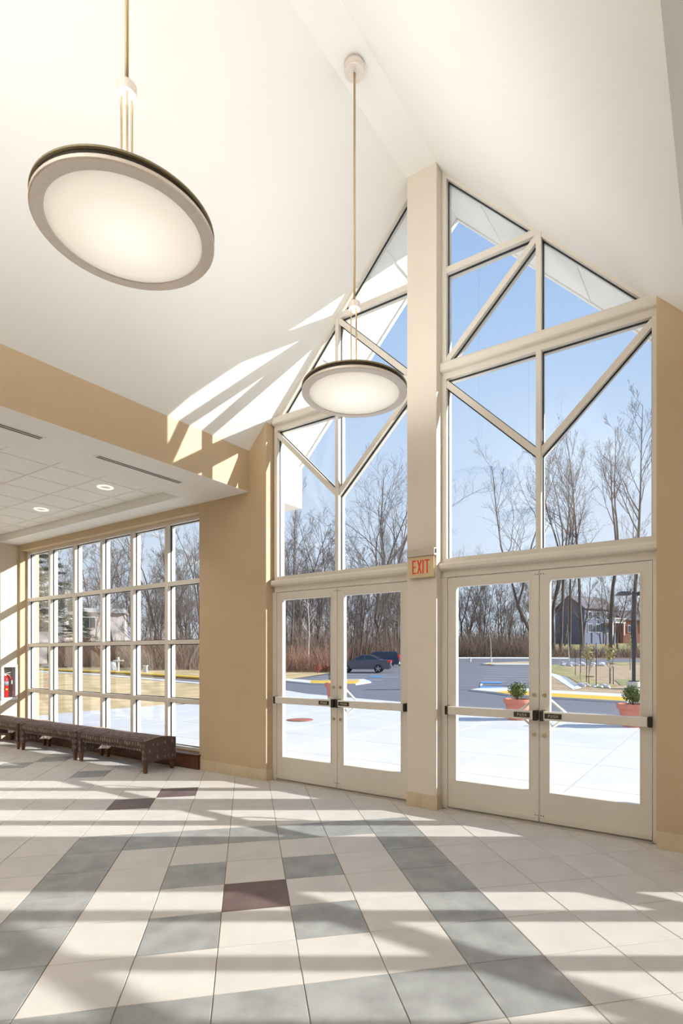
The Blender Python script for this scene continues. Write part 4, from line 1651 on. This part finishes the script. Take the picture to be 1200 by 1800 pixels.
# ---------------------------------------------------------------- cars
def car(name, label, u_front, u_rear, v_wheel, d, paint, van=False, spin=0.0):
    """side on car, nose to the left of the picture"""
    lf, lr = (u_front - PX) / F_PX * d, (u_rear - PX) / F_PX * d
    wb = lr - lf                                                   # wheelbase
    c = thing(name, label, 'car', at((lf + lr) / 2, d), YAW + spin)
    k = wb / 2.6
    if van:
        side = [(-2.1, .35), (-2.15, .75), (-1.95, .98), (-1.25, 1.1), (-.55, 1.66), (-.2, 1.74), (1.9, 1.74), (2.12, 1.62), (2.3, 1.05), (2.32, .55), (2.25, .35)]
        glass = [(-1.05, 1.16), (-.5, 1.58), (-.15, 1.64), (1.85, 1.64), (2.0, 1.55), (2.08, 1.18)]
    else:
        side = [(-2.15, .28), (-2.22, .55), (-2.1, .74), (-1.35, .88), (-.95, .92), (-.25, 1.38), (.1, 1.44), (.75, 1.42), (1.55, 1.08), (2.15, 1.0), (2.28, .8), (2.25, .42), (2.15, .28)]
        glass = [(-.72, 1.0), (-.2, 1.32), (.1, 1.375), (.72, 1.355), (1.28, 1.09), (1.2, 1.04)]
    W = .86

    def sec(pts, y, tuck):
        out = []
        for x, z in pts:
            zz = z
            t = max(0, (z - .9) / .6) * tuck
            out.append((x * k, (y - math.copysign(t, y)) * k, zz * k))
        return out
    belt = .93 if not van else 1.1
    if van:
        low = [(-2.1, .35), (-2.15, .75), (-1.95, .98), (-1.25, 1.1), (2.28, 1.1), (2.32, .55), (2.25, .35)]
        up_ = [(-1.24, 1.099), (-.55, 1.66), (-.2, 1.74), (1.9, 1.74), (2.12, 1.62), (2.28, 1.099)]
    else:
        low = [(-2.15, .28), (-2.22, .55), (-2.1, .74), (-1.35, .88), (-.95, .93), (1.62, 1.03), (2.15, 1.0), (2.28, .8), (2.25, .42), (2.15, .28)]
        up_ = [(-.98, .90), (-.25, 1.38), (.1, 1.44), (.75, 1.42), (1.62, 1.0), (1.62, .90)]
    obj('body', MB().prism(sec(low, -W, 0), sec(low, W, 0)), paint, c, bevel=.05 * k)
    obj('cabin', MB().prism(sec(up_, -W, .2), sec(up_, W, .2)), paint, c, bevel=.03 * k)
    g = MB()
    for s in (-1, 1):
        p0 = [(x, y + s * .006, z) for x, y, z in sec(glass, s * W, .2)]
        p1 = [(x, y - s * .03, z) for x, y, z in sec(glass, s * W, .2)]
        g.prism(p0, p1)
    obj('side_windows', g, M_CARGLASS, c)
    px = .22 if not van else .5
    for s in (-1, 1):
        zc = 1.16 if not van else 1.38
        tuck = max(0, (zc - .9) / .6) * .2
        hh = .24 if not van else .28
        box_obj('pillar', (px - .03) * k, (px + .03) * k, (s * (W - tuck) - .05) * k, (s * (W - tuck) + .05) * k, (zc - hh) * k, (zc + hh * .8) * k, paint, c)
    if not van:
        rwp = [(.80, 1.415), (1.53, 1.095)]
    else:
        rwp = [(2.135, 1.58), (2.285, 1.12)]
    q = MB()
    (x0, z0), (x1, z1) = rwp
    nx, nz = (z0 - z1), (x1 - x0)
    ln = math.hypot(nx, nz)
    nx, nz = nx / ln * .012, nz / ln * .012
    q.prism([((x0 + nx) * k, -.52 * k, (z0 + nz) * k), ((x0 + nx) * k, .52 * k, (z0 + nz) * k), ((x1 + nx) * k, .62 * k, (z1 + nz) * k), ((x1 + nx) * k, -.62 * k, (z1 + nz) * k)],
            [((x0 - nx) * k, -.52 * k, (z0 - nz) * k), ((x0 - nx) * k, .52 * k, (z0 - nz) * k), ((x1 - nx) * k, .62 * k, (z1 - nz) * k), ((x1 - nx) * k, -.62 * k, (z1 - nz) * k)])
    obj('rear_window', q, M_CARGLASS, c)
    for s in (-1, 1):
        if van:
            box_obj('tail_lamp', 2.12 * k, 2.34 * k, (s * .74 - .1) * k, (s * .74 + .1) * k, .85 * k, 1.45 * k, M_TAIL, c, bevel=.02)
        else:
            box_obj('tail_lamp', 2.02 * k, 2.30 * k, (s * .70 - .18) * k, (s * .70 + .18) * k, .78 * k, .99 * k, M_TAIL, c, bevel=.03)
        box_obj('mirror', (-.62 + (-.3 if van else 0)) * k, (-.5 + (-.3 if van else 0)) * k, (s * .94 - .08) * k, (s * .94 + .08) * k, .95 * k, 1.06 * k, paint, c, bevel=.02)
        box_obj('head_lamp', -2.2 * k, -1.95 * k, (s * .66 - .16) * k, (s * .66 + .16) * k, .6 * k, .74 * k, M_CHROME, c, bevel=.03)
    box_obj('rear_bumper', 2.16 * k, 2.34 * k, -.8 * k, .8 * k, .36 * k, .6 * k, M_CHROME if van else paint, c, bevel=.04)
    for x in (-1.3, 1.3):
        for s in (-1, 1):
            w = obj('wheel', MB().lathe([(.22, -.1), (.31, -.1), (.325, -.06), (.325, .06), (.31, .1), (.22, .1)], 28, (0, 0, 0), 'y'), M_TYRE, c)
            w.location = (x * k, s * .78 * k, .325 * k)
            w.scale = (k, k, k)
            y = s * .102
            hb = MB().lathe([(.215, y * .9), (.21, y), (.19, y * .93)], 28, (0, 0, 0), 'y')
            for m in range(5):
                t = m * 2 * math.pi / 5 + .3
                p, r = Vector((0, 0)), Vector((math.cos(t) * .2, math.sin(t) * .2))
                dd = Vector((-math.sin(t), math.cos(t))) * .032
                quad = [p + dd * .6, p - dd * .6, r - dd, r + dd]
                hb.prism([(v.x, y * .94, v.y) for v in quad], [(v.x, y * 1.06, v.y) for v in quad])
            obj('hub', hb, M_HUB, w)
    return c


car('sedan', 'slate grey sedan parked side on beyond the left doors', 609.5, 666, 1182, 36.6, M_CARGREY, False, -.12)
car('van', 'dark blue van parked behind the slate grey sedan', 645, 686, 1172, 45.0, M_CARBLUE, True, -.12)

# ---------------------------------------------------------------- lamp post
l, d = site(1113.5, 1212)
lp = thing('lamp_post', 'dark bronze parking lot lamp post on a round concrete base', 'lamp post', at(l, d), YAW)
obj('concrete_base', MB().lathe([(.27, -.1), (.27, .30), (.26, .32)], 28), M_CURB, lp)
HPOLE = EYE + (PY - 1041) * d / F_PX - zg(d)
box_obj('base_plate', -.15, .15, -.15, .15, .321, .36, M_POLE, lp)
box_obj('pole', -.052, .052, -.052, .052, .36, HPOLE + .03, M_POLE, lp)
for s in (-1, 1):
    box_obj('arm', min(s * .055, s * .2), max(s * .055, s * .2), -.03, .03, HPOLE - .08, HPOLE - .02, M_POLE, lp)
    hd = MB()
    xs0, xs1 = s * .2, s * .72
    hd.prism([(xs0, -.17, HPOLE - .13), (xs0, .17, HPOLE - .13), (xs0, .15, HPOLE + .02), (xs0, -.15, HPOLE + .02)],
             [(xs1, -.17, HPOLE - .13), (xs1, .17, HPOLE - .13), (xs1 - s * .14, .15, HPOLE + .02), (xs1 - s * .14, -.15, HPOLE + .02)])
    obj('lamp_head', hd, M_POLE, lp)

# ---------------------------------------------------------------- houses and small things by the drive
def gable_house(label, lat, dep, wd, dp, hw, hr, wall_m, rz, z_off, floors, brick=False):
    t = thing('house', label, 'house', at(lat, dep, z_off), YAW + rz)
    box_obj('wall', -wd / 2, wd / 2, -dp / 2, dp / 2, -3.0, hw, wall_m, t)
    if brick:
        box_obj('brick_base', -wd / 2 - .03, wd / 2 + .03, -dp / 2 - .03, dp / 2 + .03, -1.5, hw * .42, M_BRICK, t)
    mb = MB()
    o = .35
    pr_ = [(-dp / 2 - o, hw - .05), (0, hw + hr), (dp / 2 + o, hw - .05), (dp / 2 + o, hw + .12), (0, hw + hr + .2), (-dp / 2 - o, hw + .12)]
    mb.prism([(-wd / 2 - o, y, z) for y, z in pr_], [(wd / 2 + o, y, z) for y, z in pr_])
    obj('roof', mb, M_ROOFG, t)
    gb = MB()
    for s in (-1, 1):
        gb.prism([(s * wd / 2, -dp / 2, hw - .05), (s * wd / 2, dp / 2, hw - .05), (s * wd / 2, 0, hw + hr)], [(s * (wd / 2 - .1), -dp / 2, hw - .05), (s * (wd / 2 - .1), dp / 2, hw - .05), (s * (wd / 2 - .1), 0, hw + hr)])
    obj('gable_wall', gb, wall_m, t)
    for x, z, w, h in floors:
        wn_ = box_obj('window', x - w / 2 - .07, x + w / 2 + .07, -dp / 2 - .10, -dp / 2 - .005, z - .07, z + h + .07, M_WHITE, t)
        for xx in (x - w / 4 - .01, x + w / 4 + .01):
            box_obj('pane', xx - w / 4 + .02, xx + w / 4 - .02, -dp / 2 - .115, -dp / 2 - .101, z, z + h, M_WINDK, wn_)
    return t


# blue-grey house on the rise
D = 108
gh = gable_house('blue-grey two storey house on the rise behind the bare trees', (1028 - PX) / F_PX * D, D, 9.0, 7.0, 5.0, 2.6, M_HOUSEB, .5, 1.5,
                 [(-3, .6, 1.1, 1.5), (-.8, .6, 1.1, 1.5), (2.4, .5, 2.2, 1.7), (-3, 3.1, 1.0, 1.3), (-.8, 3.1, 1.0, 1.3), (2.4, 3.1, 1.6, 1.3)])
mbd = MB()
mbd.box(.8, 4.6, -5.6, -3.5, 2.35, 2.5)
for x in (1.0, 4.4):
    mbd.box(x - .08, x + .08, -5.5, -5.34, 0, 2.35)
obj('porch_deck', mbd, M_WHITE, gh)
rl = MB()
rl.box(.8, 4.6, -5.6, -5.52, 3.2, 3.3)
for k in range(14):
    x = .85 + k * .285
    rl.box(x - .02, x + .02, -5.58, -5.54, 2.5, 3.2)
obj('porch_railing', rl, M_WHITE, gh)
bh = gable_house('red brick house far right behind the lamp post', (1108 - PX) / F_PX * 112, 112, 8.0, 6.0, 3.2, 2.0, M_BRICK, .2, 1.2, [(-2.4, .8, 1.1, 1.3), (.5, .8, 1.1, 1.3)])

# white flat roofed house behind the lawn
D = 62
zt = EYE + (PY - 1080) * D / F_PX
zb_ = zg(D)
wh = thing('house', 'white flat roofed house behind the red-brown thicket', 'house', at((178 - PX) / F_PX * D, D), YAW + .35)
H = zt - zb_
box_obj('wall', -4.0, 2.6, -2.5, 2.5, -.5, H, M_HOUSEW, wh)
box_obj('roof', -4.4, 3.0, -2.9, 2.9, H, H + .45, M_WHITE, wh)
box_obj('chimney', 1.2, 1.9, -.4, .4, H + .451, H + 1.0, M_ROOFG, wh)
for x in (-2.6, -.9):
    w_ = box_obj('window', x - .62, x + .62, -2.58, -2.505, H - 1.75, H - .5, M_WHITE, wh)
    for xx in (-.29, .29):
        box_obj('pane', x + xx - .25, x + xx + .25, -2.6, -2.581, H - 1.68, H - .57, M_WINDK, w_)
D2 = 57
wh2 = thing('house', 'low pale outbuilding left of the white house', 'house', at((84 - PX) / F_PX * D2, D2), YAW + .35)
H2 = EYE + (PY - 1088) * D2 / F_PX - zg(D2)
box_obj('wall', -2.0, 1.8, -2, 2, -.5, H2, M_HOUSEW, wh2)
box_obj('roof', -2.3, 2.1, -2.3, 2.3, H2, H2 + .35, M_WHITE, wh2)
w_ = box_obj('window', -.9, .9, -2.08, -2.005, H2 - 1.5, H2 - .4, M_WHITE, wh2)
box_obj('pane', -.8, .8, -2.1, -2.081, H2 - 1.42, H2 - .48, M_WINDK, w_)

# russet fence below the house
fn = thing('board_fence', 'weathered russet board fence below the white house', 'fence', at((190 - PX) / F_PX * 54, 54), YAW + .15)
for k in range(46):
    x = -5.6 + k * .25
    box_obj('board', x, x + .225, -.02, .02, -.6, 1.95 + .05 * math.sin(k * 1.7), M_REDFENCE, fn)
for z in (.3, 1.4):
    box_obj('rail', -5.6, 5.9, .021, .08, z, z + .09, M_REDFENCE, fn)

l, d = site(208, 1180.5)
cr = thing('cross_post', 'white wooden post with a crossbar on the verge', 'post', at(l, d), YAW)
box_obj('post', -.05, .05, -.05, .05, -.1, 1.0, M_WHITE, cr)
box_obj('crossbar', -.34, .34, -.051, .051, .72, .80, M_WHITE, cr)
l, d = site(198, 1178)
br_ = thing('utility_drum', 'round white utility drum behind the cross-shaped post', 'drum', at(l, d))
obj('body', MB().lathe([(.23, -.05), (.24, .0), (.24, .55), (.22, .58)], 24), M_WHITE, br_)
obj('lid', MB().lathe([(.255, .581), (.255, .61), (.2, .64)], 24), M_PIPE, br_)
l, d = site(255.5, 1182)
pd = thing('utility_pedestal', 'small pale green utility pedestal on the verge', 'pedestal', at(l, d), YAW)
box_obj('body', -.12, .12, -.1, .1, -.05, .42, M_PIPE, pd, bevel=.02)
box_obj('cap', -.14, .14, -.12, .12, .421, .47, M_WHITE, pd)
for u, vb, lab in ((826, 1163, 'small white marker lying on the far asphalt, left one'), (863, 1163, 'small white marker on the far asphalt, by the sapling')):
    l, d = site(u, vb)
    t = thing('marker_stub', lab, 'marker', at(l, d))
    box_obj('stub', -.1, .1, -.06, .06, -.02, .35, M_WHITE, t, bevel=.02)
    box_obj('cap', -.12, .12, -.08, .08, .351, .39, M_CURB, t)
